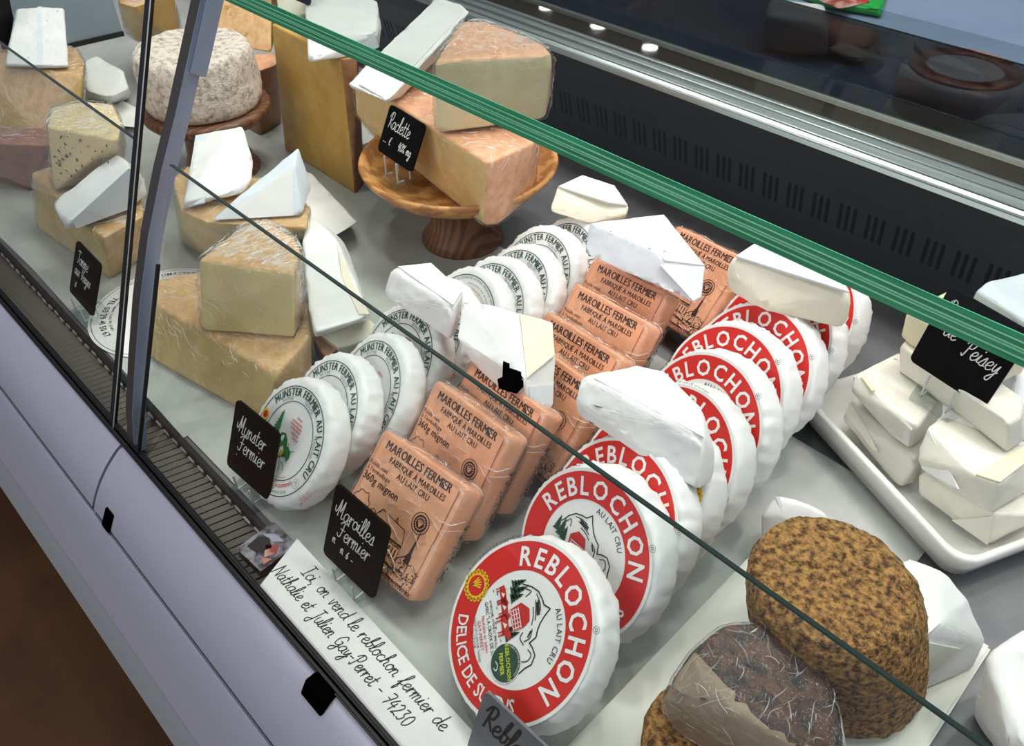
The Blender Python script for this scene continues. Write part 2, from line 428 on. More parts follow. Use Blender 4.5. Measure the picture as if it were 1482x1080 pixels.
HAND = {
 'a': _h(1.0, '.8,.8 .5,1 .15,.75 .12,.25 .4,0 .7,.35 .8,.95 .78,.2 1.02,.1'),
 'b': _h(.85, '0,.1 .3,1.2 .38,2 .2,1.9 .15,.6 .3,.05 .62,.3 .58,.8 .28,.85 .85,.8'),
 'c': _h(.8, '.7,.8 .45,1 .1,.6 .2,.1 .5,0 .82,.2'),
 'd': _h(1.0, '.75,.85 .45,1 .1,.6 .2,.1 .5,.1 .75,.7 .85,2 .8,.3 1.0,.1'),
 'e': _h(.8, '.05,.4 .5,.55 .62,.85 .4,1 .13,.7 .17,.2 .45,0 .82,.25'),
 'f': _h(.75, '0,.1 .4,1 .6,1.85 .42,2 .3,1.2 .24,-.7 .34,-.9 .45,-.3 .3,.1 .75,.25'),
 'g': _h(.9, '.7,.85 .4,1 .1,.6 .25,.1 .6,.3 .7,.9 .65,-.6 .4,-.9 .15,-.65 .9,.2'),
 'h': _h(.9, '0,.1 .33,1.3 .4,2 .2,1.9 .14,0|.15,.55 .4,1 .6,.8 .6,.15 .88,.1'),
 'i': _h(.5, '0,.2 .2,1 .18,.2 .5,.15|.28,1.45 .32,1.52'),
 'l': _h(.5, '0,.1 .35,1.2 .35,2 .15,1.9 .12,.4 .25,0 .52,.15'),
 'm': _h(1.2, '0,.5 .15,1 .15,0|.15,.6 .4,1 .5,.8 .5,0|.5,.6 .75,1 .9,.8 .9,.15 1.2,.1'),
 'n': _h(.9, '0,.5 .15,1 .15,0|.15,.6 .4,1 .6,.8 .6,.15 .9,.1'),
 'o': _h(.85, '.5,1 .15,.8 .1,.3 .4,0 .7,.3 .65,.85 .4,1 .6,.82 .9,.85'),
 'p': _h(.85, '.1,1 .1,-.9|.1,.7 .4,1 .7,.6 .5,.05 .15,.1'),
 'r': _h(.65, '0,.4 .15,1 .15,0|.15,.6 .4,.95 .62,.88'),
 's': _h(.7, '0,.2 .4,1.05 .5,.4 .4,.02 .05,.1|.45,.08 .7,.15'),
 't': _h(.65, '.25,1.7 .2,.3 .38,0 .65,.2|0,1.1 .55,1.15'),
 'u': _h(.9, '.1,1 .1,.3 .35,0 .62,.3 .7,1 .7,.2 .92,.1'),
 'v': _h(.8, '.1,1 .35,0 .62,1 .82,.92'),
 'x': _h(.8, '.1,1 .35,.5 .65,0|.65,1 .1,0'),
 'y': _h(.85, '.1,1 .15,.35 .4,.2 .65,1 .6,-.6 .35,-.95 .15,-.6 .85,.3'),
 'A': _h(1.3, '-.1,.9 -.05,.35 .3,.4 .62,2 .6,0|.6,1.6 1.0,1.6 .9,.2 1.3,.1'),
 'M': _h(1.5, '-.15,.95 -.05,.4 .25,.5 .5,2 .5,0|.5,1.9 .8,.6 1.1,2 1.15,.1 1.5,.1'),
 'F': _h(1.1, '.0,1.5 .4,1.9 1.2,1.9|.6,1.9 .52,.3 .2,0 -.1,.3|.25,1 .95,1.05'),
 'R': _h(1.1, '.3,1.9 .3,0|-.1,1.3 .2,2 .8,1.95 .75,1.1 .3,1 .65,.6 1.1,.1'),
 'P': _h(1.0, '.3,1.9 .3,0 0,.1|-.1,1.3 .2,2 .85,1.9 .75,1.05 .3,.95'),
 'B': _h(1.0, '.3,1.9 .25,0|-.1,1.4 .3,2 .8,1.7 .3,1.05 .9,.6 .6,0 .15,.1'),
 'T': _h(1.1, '-.1,1.7 .3,1.95 1.2,1.9|.6,1.9 .55,.2 .3,0'),
 'V': _h(1.1, '.1,1.9 .45,0 .9,1.9 1.1,1.7'),
 'I': _h(.85, '.1,2 .8,2|.45,2 .4,0|.0,0 .75,0'),
 'N': _h(1.2, '0,0 .15,2|.15,2 .9,0|.9,0 1.1,2'),
 'J': _h(1.0, '.3,1.9 1.1,2|.75,2 .6,-.5 .25,-.8 .1,-.3 .7,.1'),
 'G': _h(1.2, '1,1.6 .6,2 .1,1.2 .3,.3 .8,.4 .95,1 .6,1|.95,1 .9,-.5 .5,-.8 .4,-.3 1.2,.3'),
 '0': _h(.95, '.45,1.7 .1,1.1 .2,.2 .5,0 .8,.5 .75,1.4 .45,1.7'),
 '1': _h(.6, '.1,1.3 .4,1.7 .4,0'),
 '2': _h(.95, '.1,1.4 .4,1.7 .7,1.4 .5,.7 .1,0 .4,.1 .85,0'),
 '3': _h(.95, '.1,1.6 .6,1.7 .4,1 .7,.7 .5,.05 .1,.1'),
 '4': _h(.95, '.5,1.7 .1,.7 .85,.7|.65,1.2 .6,-.1'),
 '7': _h(.95, '.1,1.7 .8,1.7 .4,0|.2,.9 .7,.9'),
 '5': _h(.9, '.7,1.7 .2,1.7 .2,1 .6,1 .6,.2 .1,0'),
 '6': _h(.9, '.6,1.7 .2,1 .15,.2 .5,0 .7,.5 .4,.8 .15,.5'),
 '8': _h(.9, '.4,.9 .15,1.4 .45,1.7 .65,1.3 .4,.9 .1,.4 .4,0 .7,.4 .4,.9'),
 '9': _h(.9, '.65,1.2 .35,.9 .15,1.3 .4,1.7 .65,1.4 .6,0'),
 '€': _h(1.0, '.8,1.55 .45,1.7 .15,1 .22,.2 .5,0 .8,.15|0,1.05 .6,1.05|0,.7 .55,.7'),
 '%': _h(1.2, '.2,1.6 .05,1.3 .25,1.1 .4,1.4 .2,1.6|1,1.7 .1,0|.85,.5 .7,.2 .9,0 1.05,.3 .85,.5'),
 '-': _h(.8, '.1,.7 .65,.75'), ',': _h(.5, '.2,.1 .1,-.4'), '.': _h(.5, '.15,.0 .22,.08'),
}

# ---------------------------------------------------------------- the room
def struct(name, bm, m, smooth=False):
    o = finish(name, bm, m, smooth=smooth); o['kind'] = 'structure'; return o
struct('floor', box_bm(-6, 4, -3, 5.6, -.9, -.85), 'floor_brown')
struct('wall_back', box_bm(-6, 4, 5.5, 5.6, -.85, 1.72), 'wall_paint')
struct('ceiling', box_bm(-6, 4, 3.2, 5.6, 1.72, 1.78), 'wall_paint')
for i, p in enumerate(((-3.512, 4.237), (-3.042, 4.185), (-3.997, 4.254), (-4.591, 4.279))):
    t = thing('ceiling_spotlight', ('nearest', 'second', 'third', 'farthest')[(1, 0, 2, 3)[i]]+' of the round ceiling spotlights mirrored as dots in the steel ledge', 'lamp', (p[0], p[1], 1.68), 'row of ceiling spotlights')
    finish('bulb', lathe_bm([(0, 1.686), (.05, 1.686), (.05, 1.69), (0, 1.69)], 20, (p[0], p[1], 0)), 'lamp_glow', t)
    finish('bezel', lathe_bm([(.05, 1.68), (.065, 1.68), (.07, 1.72), (.052, 1.72), (.05, 1.68)], 20, (p[0], p[1], 0)), 'steel', t)

# ---------------------------------------------------------------- the refrigerated counter
XL, XR = -2.5, .6
case = thing('display_case', 'refrigerated glass cheese counter with pale front panels, black vented back and green-edged glass', 'display case', (-.5, .45, -.85))
def strip(name, prof, m, x0=XL, x1=XR, th=.006, parent=case, smooth=True):
    """sheet with the cross-section prof [(y, z)...] run along X"""
    bm = bmesh.new(); P = [Vector(p) for p in prof]; N = []
    for i in range(len(P)):
        d = P[min(i+1, len(P)-1)]-P[max(i-1, 0)]; d.normalize(); N.append(Vector((-d.y, d.x)))
    Q = P+[p+n*th for p, n in zip(P, N)][::-1]
    a = [bm.verts.new((x0, p.x, p.y)) for p in Q]; b = [bm.verts.new((x1, p.x, p.y)) for p in Q]
    for i in range(len(Q)):
        j = (i+1) % len(Q); bm.faces.new((a[i], a[j], b[j], b[i]))
    bm.faces.new(a[::-1]); bm.faces.new(b)
    bmesh.ops.recalc_face_normals(bm, faces=bm.faces[:])
    o = finish(name, bm, m, parent, smooth=False)
    return o
def bez(a, b, c, n=14): return [((1-t)**2*a[0]+2*t*(1-t)*b[0]+t*t*c[0], (1-t)**2*a[1]+2*t*(1-t)*b[1]+t*t*c[1]) for t in [k/n for k in range(n+1)]]
upper = bez((.1075, -.0005), (.104, -.0008), (.1, -.004), 5)+bez((.1, -.004), (.076, -.022), (.0605, -.053), 14)[1:]
strip('front_panel', upper, 'panel_white', XL, -.6385)
strip('front_panel', upper, 'panel_white', -.6345, XR)
strip('front_panel_lower', bez((.0575, -.0565), (.046, -.073), (.0225, -.122)), 'panel_white')
strip('seam_backing', [(.072, -.048), (.063, -.0625)], 'black_rubber')
strip('seam_backing', [(.1075, -.004), (.1, -.009), (.082, -.026), (.066, -.052)], 'black_rubber', -.65, -.62, .003)
strip('bumper_strip', [(.0225, -.1255), (.015, -.148), (.008, -.172)], 'panel_grey')
strip('kick_panel', [(.03, -.17), (.06, -.26), (.07, -.85)], 'case_black')
box = lambda name, a, m, bevel=0, parent=case: finish(name, box_bm(*a, bevel=bevel), m, parent, smooth=False)
box('rubber_gasket', (XL, XR, .1065, .1105, -.006, .0035), 'black_rubber', .0015)
box('rubber_gasket', (XL, XR, .112, .1165, -.006, .0055), 'black_rubber', .0015)
box('deck_plate', (XL, XR, .152, .846, -.012, -.001), 'steel_deck')
box('air_trough', (XL, XR, .112, .153, -.03, -.024), 'louvre_bed')
box('case_body', (XL, XR, .08, .95, -.84, -.05), 'case_black')
# louvres of the air intake along the front glass
sl = bmesh.new()
bmesh.ops.create_cube(sl, size=1, matrix=Matrix.LocRotScale((0, 0, 0), Matrix.Rotation(math.radians(-14), 3, 'Z') @ Matrix.Rotation(math.radians(28), 3, 'Y'), (.0052, .036, .0012)))
me0 = None
for i in range(150):
    x = -1.45+i*.0086
    if me0 is None:
        o = finish('louvre_slat', sl, 'louvre', case, smooth=False, world=False); me0 = o.data
    else:
        o = bpy.data.objects.new('louvre_slat', me0); COL.objects.link(o); o.parent = case
    o.location = Vector((x, .134, -.012))-case.location
box('grille_rail', (XL, XR, .1165, .1195, -.02, -.008), 'louvre')
box('grille_edge', (XL, XR, .1475, .1535, -.02, .0012), 'black_rubber', .001)
clip = None
for i in range(70):
    x = -1.42+i*.0165
    if clip is None:
        o = finish('edge_clip', box_bm(-.0052, .0052, -.0008, .0008, -.002, .002, bevel=.0005), 'clip_white', case, smooth=False, world=False); clip = o.data
    else:
        o = bpy.data.objects.new('edge_clip', clip); COL.objects.link(o); o.parent = case
    o.location = Vector((x, .1462+.0004*(i % 3), -.006))-case.location

# vented back wall: plane y = .8455 - .25 z, groups of three upright slots cut through it
def vy(z): return .8455-.25*z
vb = bmesh.new()
def vbox(x0, x1, z0, z1, bm, th=.004):
    v = [bm.verts.new(p) for p in ((x0, vy(z0), z0), (x1, vy(z0), z0), (x1, vy(z1), z1), (x0, vy(z1), z1), (x0, vy(z0)+th, z0), (x1, vy(z0)+th, z0), (x1, vy(z1)+th, z1), (x0, vy(z1)+th, z1))]
    for f in ((0, 1, 2, 3), (7, 6, 5, 4), (0, 4, 5, 1), (1, 5, 6, 2), (2, 6, 7, 3), (3, 7, 4, 0)): bm.faces.new([v[k] for k in f])
Z0, Z1 = .066, .103
vbox(XL, XR, .0, Z0, vb); vbox(XL, XR, Z1, .138, vb)
xs = []
g = -.732-.0329*30
while g < XR-.02:
    xs += [(g-.0105, g-.0060), (g-.0022, g+.0023), (g+.0062, g+.0107)]; g += .0329
prev = XL
for a, b in xs:
    vbox(prev, a, Z0, Z1, vb); prev = b
    # rounded ends of the slot
    for zc, s in ((Z0, 1), (Z1, -1)):
        r = (b-a)/2
        for x0, d in ((a, 1), (b, -1)):
            p = [(x0, zc), (x0+d*r, zc), (x0+d*r*.35, zc+s*r*.35), (x0, zc+s*r)]
            vs = [vb.verts.new((x, vy(z), z)) for x, z in p]
            vb.faces.new(vs if d*s > 0 else vs[::-1])
vbox(prev, XR, Z0, Z1, vb)
finish('vent_panel', vb, 'case_black', case, smooth=False)
bk = bmesh.new(); vbox(XL, XR, .05, .115, bk); 
for v in bk.verts: v.co.y += .012
finish('duct_back', bk, 'slot_black', case, smooth=False)
sb = bmesh.new(); vbox(XL, XR, .138, .1615, sb)
for v in sb.verts: v.co.y -= .0025
finish('top_band', sb, 'louvre_bed', case, smooth=False)
strip('steel_ledge', [(.802, .1605), (.8035, .1645), (.809, .166), (.813, .1685), (.822, .1705), (.824, .1735), (.832, .175), (.834, .1775), (.841, .178)][::-1], 'steel', th=.004)
for k, (y, z) in enumerate(((.8055, .1656), (.8135, .1695), (.8235, .1742), (.8335, .1782))):
    o = finish('highlight_bead', box_bm(XL, XR, y-.0011, y+.0011, z-.001, z+.0012, bevel=.0008), 'steel', case)  # thin bars added to draw crisp highlight lines along the ledge
box('ledge_top', (XL, XR, .841, .886, .172, .178), 'steel_dark')
box('pane_channel', (XL, XR, .8845, .8905, .172, .1815), 'steel', .001)
box('rear_pane', (XL, XR, .888, .893, .178, .2655), 'tinted_glass')
# glass front, its post, and the glass shelf above
SL = .42
def slab_bm(x0, x1, z0, z1, th, off=0):
    bm = bmesh.new(); n = Vector((0, -1, SL)).normalized()*th
    A = [Vector((x, .1135+off+SL*z, z)) for x, z in ((x0, z0), (x1, z0), (x1, z1), (x0, z1))]
    v = [bm.verts.new(p) for p in A]+[bm.verts.new(p-n) for p in A]
    for f in ((0, 1, 2, 3), (7, 6, 5, 4), (0, 4, 5, 1), (1, 5, 6, 2), (2, 6, 7, 3), (3, 7, 4, 0)): bm.faces.new([v[k] for k in f])
    bmesh.ops.recalc_face_normals(bm, faces=bm.faces[:])
    return bm
ZT = .2575
for a, b in ((XL, -.669), (-.6135, XR)):
    finish('front_pane', slab_bm(a, b, 0, ZT-.0007, .0032), 'pane_glass', case, smooth=False)
    finish('pane_edge', slab_bm(a, b, ZT-.0007, ZT+.0003, .0032), 'pane_edge', case, smooth=False)
def sweep(name, yz, x0, x1, th, m):
    """bar following the upright line yz [(y, z)...], x0..x1 wide, th deep"""
    bm = bmesh.new(); rows = []
    for k, (y, z) in enumerate(yz):
        a, b = yz[max(k-1, 0)], yz[min(k+1, len(yz)-1)]
        n = Vector((0, b[1]-a[1], -(b[0]-a[0]))).normalized()*th
        rows.append([bm.verts.new(q) for q in (Vector((x0, y, z)), Vector((x1, y, z)), Vector((x1, y, z))+n, Vector((x0, y, z))+n)])
    for a, b in zip(rows, rows[1:]):
        for i in range(4): bm.faces.new((a[i], a[(i+1) % 4], b[(i+1) % 4], b[i]))
    bm.faces.new(rows[0][::-1]); bm.faces.new(rows[-1])
    bmesh.ops.recalc_face_normals(bm, faces=bm.faces[:])
    return finish(name, bm, m, case, smooth=False)
PL = [(.112, -.004), (.124, .04), (.143, .09), (.165, .145), (.19, .2), (.217, .25), (.240, .288), (.257, .318), (.283, .364), (.335, .455)]
GLN = [(.1125+.42*z-.0025, z) for z in (0, .06, .12, .18, .24, .30, .36, .45)]
sweep('post', PL, -.6365, -.6235, .0125, 'alu_shaded')
sweep('post_lit_side', PL, -.6234, -.6226, .0123, 'alu_lit')  # thin sheet painted as the lit side of the post
sweep('post_reflection', [(y+.004, z) for y, z in PL if z > .31], -.6224, -.6185, .012, 'alu_lit')  # bar standing in for the post's mirror image in the glass
sweep('post_seal', GLN, -.6705, -.6630, .004, 'black_rubber')
sweep('seal_bead', GLN, -.6628, -.6622, .0008, 'clip_white')
sweep('post_seal', [(y, z) for y, z in GLN if z < .19], -.6130, -.6108, .003, 'black_rubber')
SY, SZ = .2895, .3775
box('glass_shelf', (XL, XR, SY+.0006, .575, SZ-.0062, SZ+.0062), 'shelf_glass')
finish('polished_edge', box_bm(XL, XR, SY, SY+.0006, SZ-.0062, SZ+.0062), 'green_edge', case, smooth=False)
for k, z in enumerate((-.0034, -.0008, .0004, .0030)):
    finish('edge_highlight', box_bm(XL, XR, SY-.0003, SY, SZ+z, SZ+z+.0005), 'green_highlight', case, smooth=False)  # streak highlights of the glass edge painted as pale strips
# greaseproof paper on the deck
LN = [(-2.3, -1.32, .156, .80, 0), (-1.31, -.97, .157, .82, 1.2), (-.975, -.60, .1565, .60, -1), (-.61, -.40, .158, .585, .4), (-.415, -.05, .158, .57, -.6)]
LL = ['far-left sheet of greaseproof paper lining the counter deck', 'greaseproof paper sheet under the mould-rinded wheel on its wooden stand',
      'greaseproof paper sheet under the stacked film-wrapped wedges by the post', 'greaseproof paper sheet under the row of green-printed round packs', 'greaseproof paper sheet under the orange packs and red-printed rounds']
for (x0, x1, y0, y1, a), l in zip(LN, LL):
    k = LL.index(l)
    bm = box_bm(x0, x1, y0, y1, -.0008+.0003*k, -.0003+.0003*k)
    bmesh.ops.rotate(bm, verts=bm.verts[:], cent=((x0+x1)/2, (y0+y1)/2, 0), matrix=Matrix.Rotation(math.radians(a), 3, 'Z'))
    tag(finish('paper_liner', bm, 'liner', smooth=False), l, 'paper')

# ---------------------------------------------------------------- behind the counter, seen over and through the dark rear pane
bc = box_bm(-2, 2.0, .93, 1.75, .10, .13)
tag(finish('back_counter', bc, 'counter_blue', smooth=False), 'pale blue-grey work surface behind the display case', 'counter')

for label, pts, m in (
    ('pale grey carton behind the dark rear pane', [(-0.586,1.0701,0.13),(-0.5041,1.117,0.13),(-0.5737,1.22,0.13),(-0.5748,1.0475,0.19),(-0.4957,1.0716,0.19),(-0.5407,1.1419,0.19),(-0.6139,1.109,0.19)], 'carton'),
    ('pinkish piece of ham behind the dark rear pane', [(-0.6337,1.2014,0.13),(-0.4682,1.1184,0.13),(-0.4614,1.2155,0.13),(-0.5429,1.1229,0.18),(-0.4567,1.1341,0.18),(-0.4495,1.0816,0.15)], 'ham_pink')):
    tag(finish('tub' if 'tub' in label else ('carton' if 'carton' in label else 'ham'), hull_bm(pts, .01, 3, .03, .001), m), label, 'tub' if 'tub' in label else ('box' if 'carton' in label else 'meat'))
t = thing('meat_packet', 'green-edged clear packet of sliced pink meat lying on the rear work surface', 'packet', (-0.5902,1.3122,0.13))
finish('tray', hull_bm([(-0.751,1.3359,0.132),(-0.6115,1.2956,0.132),(-0.5308,1.3195,0.132),(-0.5905,1.4731,0.132),(-0.7595,1.3442,0.145),(-0.613,1.2917,0.145),(-0.5295,1.3088,0.145),(-0.5939,1.4593,0.145)], .003, 2, .02, .001), 'pack_green', t)
finish('sliced_meat', hull_bm([(-0.6244,1.2801,0.145),(-0.5738,1.2637,0.145),(-0.5543,1.3284,0.145),(-0.595,1.4069,0.145),(-0.6532,1.3491,0.15),(-0.5895,1.3408,0.155)], .006, 2, .008, .003), 'meat', t)
for k, (c, lab) in enumerate((((-.285, .962, .13), 'lower of two round white boxes with pink lids behind the dark rear pane'), ((-.282, .964, .13), 'upper of two round white boxes with pink lids behind the dark rear pane'))):
    z = k*.047
    t = thing('round_box', lab, 'box', (c[0], c[1], .13+z), 'round boxes behind the rear pane')
    finish('box_body', lathe_bm([(0, .13), (.06, .13), (.064, .136), (.064, .168), (.058, .174), (0, .174)], 48, (c[0], c[1], z)), 'tub_white', t)
    finish('lid_ring', lathe_bm([(.04, .1742), (.058, .1742), (.058, .1765), (.04, .1765), (.04, .1742)], 48, (c[0], c[1], z)), 'meat', t)

# ---------------------------------------------------------------- round packs standing in rows
def pack_bm(R, T, seed, rough=1.0, seg=112):
    """paper-wrapped round: printed face at z = 0 in its own frame, centre at (0, R)"""
    prof = [(0, 0), (.5, 0), (.82, 0), (.9, -.0006), (.955, -.002), (.985, -.0055), (1.0, -.011), (1.0, -T+.009), (.985, -T+.004), (.94, -T), (.6, -T), (0, -T)]
    bm = bmesh.new(); rings = []
    for k, (r, z) in enumerate(prof):
        if r == 0: rings.append([bm.verts.new((0, R, z))]); continue
        ring = []
        for i in range(seg):
            a = 2*math.pi*i/seg; rr = R*r; zz = z
            if r > .85:
                q = Vector((math.cos(a)*11+seed*5.3, math.sin(a)*11, k*.7))
                n1 = noise.noise(q*.8); n2 = noise.noise(q*2.1); n3 = abs(noise.noise(q*1.4+Vector((3, 1, 7))))
                am = min(1, (r-.85)/.1)*rough
                rr += am*(.0018*n1+.0010*n2+.0030*(n3-.25)); zz += am*(.0014*n2+.0012*n1)
            ring.append(bm.verts.new((rr*math.cos(a), R+rr*math.sin(a), zz)))
        rings.append(ring)
    for a, b in zip(rings, rings[1:]):
        for i in range(seg):
            j = (i+1) % seg
            if len(a) == 1: bm.faces.new((a[0], b[i], b[j]))
            elif len(b) == 1: bm.faces.new((a[i], b[0], a[j]))
            else: bm.faces.new((a[i], b[i], b[j], a[j]))
    bmesh.ops.recalc_face_normals(bm, faces=bm.faces[:])
    return bm
def frame(c, tilt, yaw):
    h = Vector((math.sin(yaw), -math.cos(yaw), 0)); u = Vector((math.cos(yaw), math.sin(yaw), 0))
    n = h*math.cos(tilt)+Vector((0, 0, math.sin(tilt))); v = -h*math.sin(tilt)+Vector((0, 0, math.cos(tilt)))
    M = Matrix((u, v, n)).transposed().to_4x4(); M.translation = Vector(c); return M
def stand_up(root, x, y, z0, tilt, yaw, R):
    """printed-face centre above (x, y); the rim of the pack touches z0"""
    M = frame((x, y, z0+R*math.cos(tilt)), tilt, yaw); v = M.to_3x3() @ Vector((0, 1, 0))
    M.translation = M.translation-v*R
    root.matrix_world = M; root.location = M.translation; root.rotation_euler = M.to_euler()
def red_label():
    p = Print(); r = .060; S = r/.063
    p.disc((0, 0), .0625, 'print_white', .0003, 72)
    p.disc((0, 0), r, 'print_red', .0005, 72, .0415*S)
    p.arc('REBLOCHON', .0448*S, 90, .0192, 'print_white', .0008, .02, .92, space=1.04)
    p.arc('DELICE DE SULENS', 0.0572*S, 295, .0135, 'print_white', .0008, .014, .84, inside=True)
    p.arc('AU LAIT CRU', .0345*S, 66, .0062, 'ink_brown', .0008, .004, .9)
    # round yellow and red quality stamp
    c = (.0500*math.cos(math.radians(217)), .0500*math.sin(math.radians(217))); p.disc(c, .0108, 'print_yellow', .0009, 40); 
    for k in range(20):
        a = 2*math.pi*k/20; p.disc((c[0]+.0105*math.cos(a), c[1]+.0105*math.sin(a)), .0014, 'print_yellow', .0009, 8)
    p.disc(c, .0075, 'print_red', .001, 32)
    for k in range(5):
        a = math.radians(50+k*20); p.stroke([(c[0]-.002, c[1]-.004), (c[0]+.006*math.cos(a)-.001, c[1]+.0055*math.sin(a)-.001)], .0009, 'print_yellow', .0011)
    for k in range(16):
        a = 2*math.pi*k/16; p.disc((c[0]+.009*math.cos(a), c[1]+.009*math.sin(a)), .0006, 'print_red', .001, 6)
    # mountains
    z = .0007; k = 'ink_black'
    p.stroke([(-.028, .010), (-.024, .017), (-.019, .022), (-.013, .024), (-.009, .0245), (-.005, .029), (-.002, .024), (.002, .019), (.006, .016), (.010, .014), (.012, .008), (.016, .010), (.021, .011), (.026, .007), (.027, .001), (.029, -.004)], .0009, k, z, False)
    for a in ([(-.018, .02), (-.012, .0215), (-.006, .021)], [(-.014, .0185), (-.008, .0175), (-.001, .0155)], [(.004, .012), (.009, .009), (.010, .004)], [(-.010, .0155), (-.004, .0145), (.001, .012)], [(.016, .006), (.020, .008), (.023, .004), (.022, -.001)], [(-.024, .012), (-.021, .016), (-.019, .011)], [(.004, .004), (.007, .001), (.012, .003)]):
        p.stroke(a, .0007, k, z)
    for a in ([(-.013, .0205), (-.004, .0195)], [(-.012, .0192), (-.004, .018)], [(.005, .0105), (.008, .0075)]): p.stroke(a, .0012, k, z, False)
    def pine(x, y, h):
        for q in range(4):
            yy = y+h*q/4.6; ww = h*.34*(1-q/5); p.poly([(x-ww, yy), (x+ww, yy), (x, yy+h*.42)], 'print_dkgreen', z+.0001)
    for x, y, h in ((-.030, .001, .012), (-.025, -.001, .014), (-.021, -.002, .011), (-.001, -.010, .010), (.003, -.011, .012)): pine(x, y, h)
    # red chalet
    p.poly([(-.016, .0065), (-.010, .0125), (-.002, .011), (.001, .005), (.001, -.004), (-.014, -.004)], 'ink_red', z+.0002)
    for q in range(4): p.stroke([(-.0135, .0035-q*.0022), (.0005, .0035-q*.0022)], .0006, 'print_white', z+.0003, False)
    for q in range(5): p.stroke([(-.0125+q*.003, .003), (-.0125+q*.003, -.0035)], .0005, 'print_white', z+.0003, False)
    # red cows in the meadow
    def cow(x, y, s):
        p.poly([(x-.006*s, y), (x-.0065*s, y+.004*s), (x-.003*s, y+.005*s), (x+.004*s, y+.0048*s), (x+.007*s, y+.006*s), (x+.009*s, y+.003*s), (x+.006*s, y+.002*s), (x+.005*s, y-.0005*s)], 'ink_red', z+.0002)
        for q in (-.0055, -.0035, .003, .0048): p.stroke([(x+q*s, y+.001*s), (x+q*s, y-.0032*s)], .0008*s, 'ink_red', z+.0002, False)
        p.poly([(x-.002*s, y+.001*s), (x, y+.004*s), (x+.002*s, y+.002*s)], 'print_white', z+.0003)
    cow(-.026, -.010, 1.0); cow(-.017, -.0105, 1.05); cow(-.005, -.0125, 1.2)
    for q in range(14): 
        x = -.032+q*.0032; y = -.016+.004*math.sin(q*2.3); p.stroke([(x, y), (x+.0016, y+.0002)], .0006, 'print_dkgreen', z, False)
    # green badge
    c = (.0195, -.0135); p.disc(c, .0132, 'print_white', .0009, 40); p.disc(c, .0126, 'print_dkgreen', .001, 40)
    p.line('REBLOCHON', c[0], c[1]+.0008, .0046, 'print_lime', .0012, .02, 'c', .82, -4)
    p.line('FERMIER', c[0], c[1]-.0048, .0046, 'print_lime', .0012, .02, 'c', .82, -4)
    p.arc('FABRICATION ARTISANALE', .0108, 90, .0018, 'print_white', .0012, 0, 1, c=c)
    p.stroke([(c[0]-.003, c[1]-.008), (c[0], c[1]-.0068), (c[0]+.003, c[1]-.0085), (c[0]+.001, c[1]-.0105)], .0006, 'print_white', .0012)
    zt = .0008
    p.line('FABRIQUÉ, AFFINÉ ET EMBALLÉ À LA FERME', -.001, -.0205, .0030, 'ink_black', zt, 0, 'c', .80)
    p.line('GAEC "LA CROIX DE SULENS"', -.002, -.0248, .0042, 'ink_black', zt, .008, 'c', .80)
    p.line('Nathalie et Julien', -.004, -.0292, .0038, 'ink_red', zt, .008, 'c', .9)
    p.line('GAY-PERRET', -.004, -.0332, .0038, 'ink_red', zt, .008, 'c', .9)
    p.line('74230 LES CLEFS SUR THÔNES', -.002, -.0363, .0028, 'ink_brown', zt, 0, 'c', .8)
    p.line('Hte-SAVOIE', -.004, -.0392, .0029, 'ink_brown', zt, 0, 'c', .9)
    # recycling spiral on the margin
    c = (.0495, .0375)
    return p
def margin_print():
    p = Print()
    p.arc('A conserver entre 6° et 8° en cave à 10° en favorisant', .0632, 150, .0030, 'ink_black', .0006, 0, .9)
    c = (.0633*math.cos(math.radians(38)), .0633*math.sin(math.radians(38)))
    p.disc(c, .0026, 'ink_black', .0006, 24, .0023)
    p.stroke([(c[0]-.0013, c[1]), (c[0], c[1]+.0012), (c[0]+.0012, c[1]), (c[0], c[1]-.001), (c[0]-.0004, c[1]+.0002)], .0004, 'ink_green', .0007)
    return p
RB = .0662
reb = thing('wrapped_reblochon', 'x', 'cheese')
finish('paper_wrap', pack_bm(RB, .03, 1), 'paper', reb, world=False)
red_label().build('printed_label', reb, Matrix.Translation((0, RB, 0)))
margin_print().build('margin_print', reb, Matrix.Translation((0, RB, 0)))
def copy_thing(src):
    r = src.copy(); COL.objects.link(r)
    for ch in src.children:
        c = ch.copy(); COL.objects.link(c); c.parent = r
    return r
RED = [(-.209, .211, .84, -.34, -22, 'foremost round white pack with red ring print, leaning behind the grey name card'),
       (-.217, .285, .565, -.2, 8, 'second red-ringed round pack from the front, green badge half showing behind the foremost'),
       (-.223, .323, .587, -.26, -2, 'third red-ringed round pack, shaded beneath the white wrapped wedge'),
       (-.2285, .362, .60, -.28, 180, 'red-ringed round pack under the white wedge with only its small margin print showing'),
       (-.230, .404, .619, -.3, -25, 'red-ringed round pack just behind the white wedge, only a red crescent of its print showing'),
       (-.235, .452, .5, -.26, 22, 'red-ringed round pack whose print shows OCHON, first fully seen behind the wedge'),
       (-.245, .497, .533, -.245, 24, 'red-ringed round pack second behind the white wedge, print starting at EBLOCHON'),
       (-.245, .541, .555, -.24, 8, 'red-ringed round pack third behind the white wedge, at the foot of the rear cream wedge'),
       (-.254, .592, .6, -.3, -10, 'red-ringed round pack mostly hidden below the rear cream wedge'),
       (-.259, .645, .6, -.3, -10, 'rearmost red-ringed round pack, peeping out right of the rear cream wedge')]
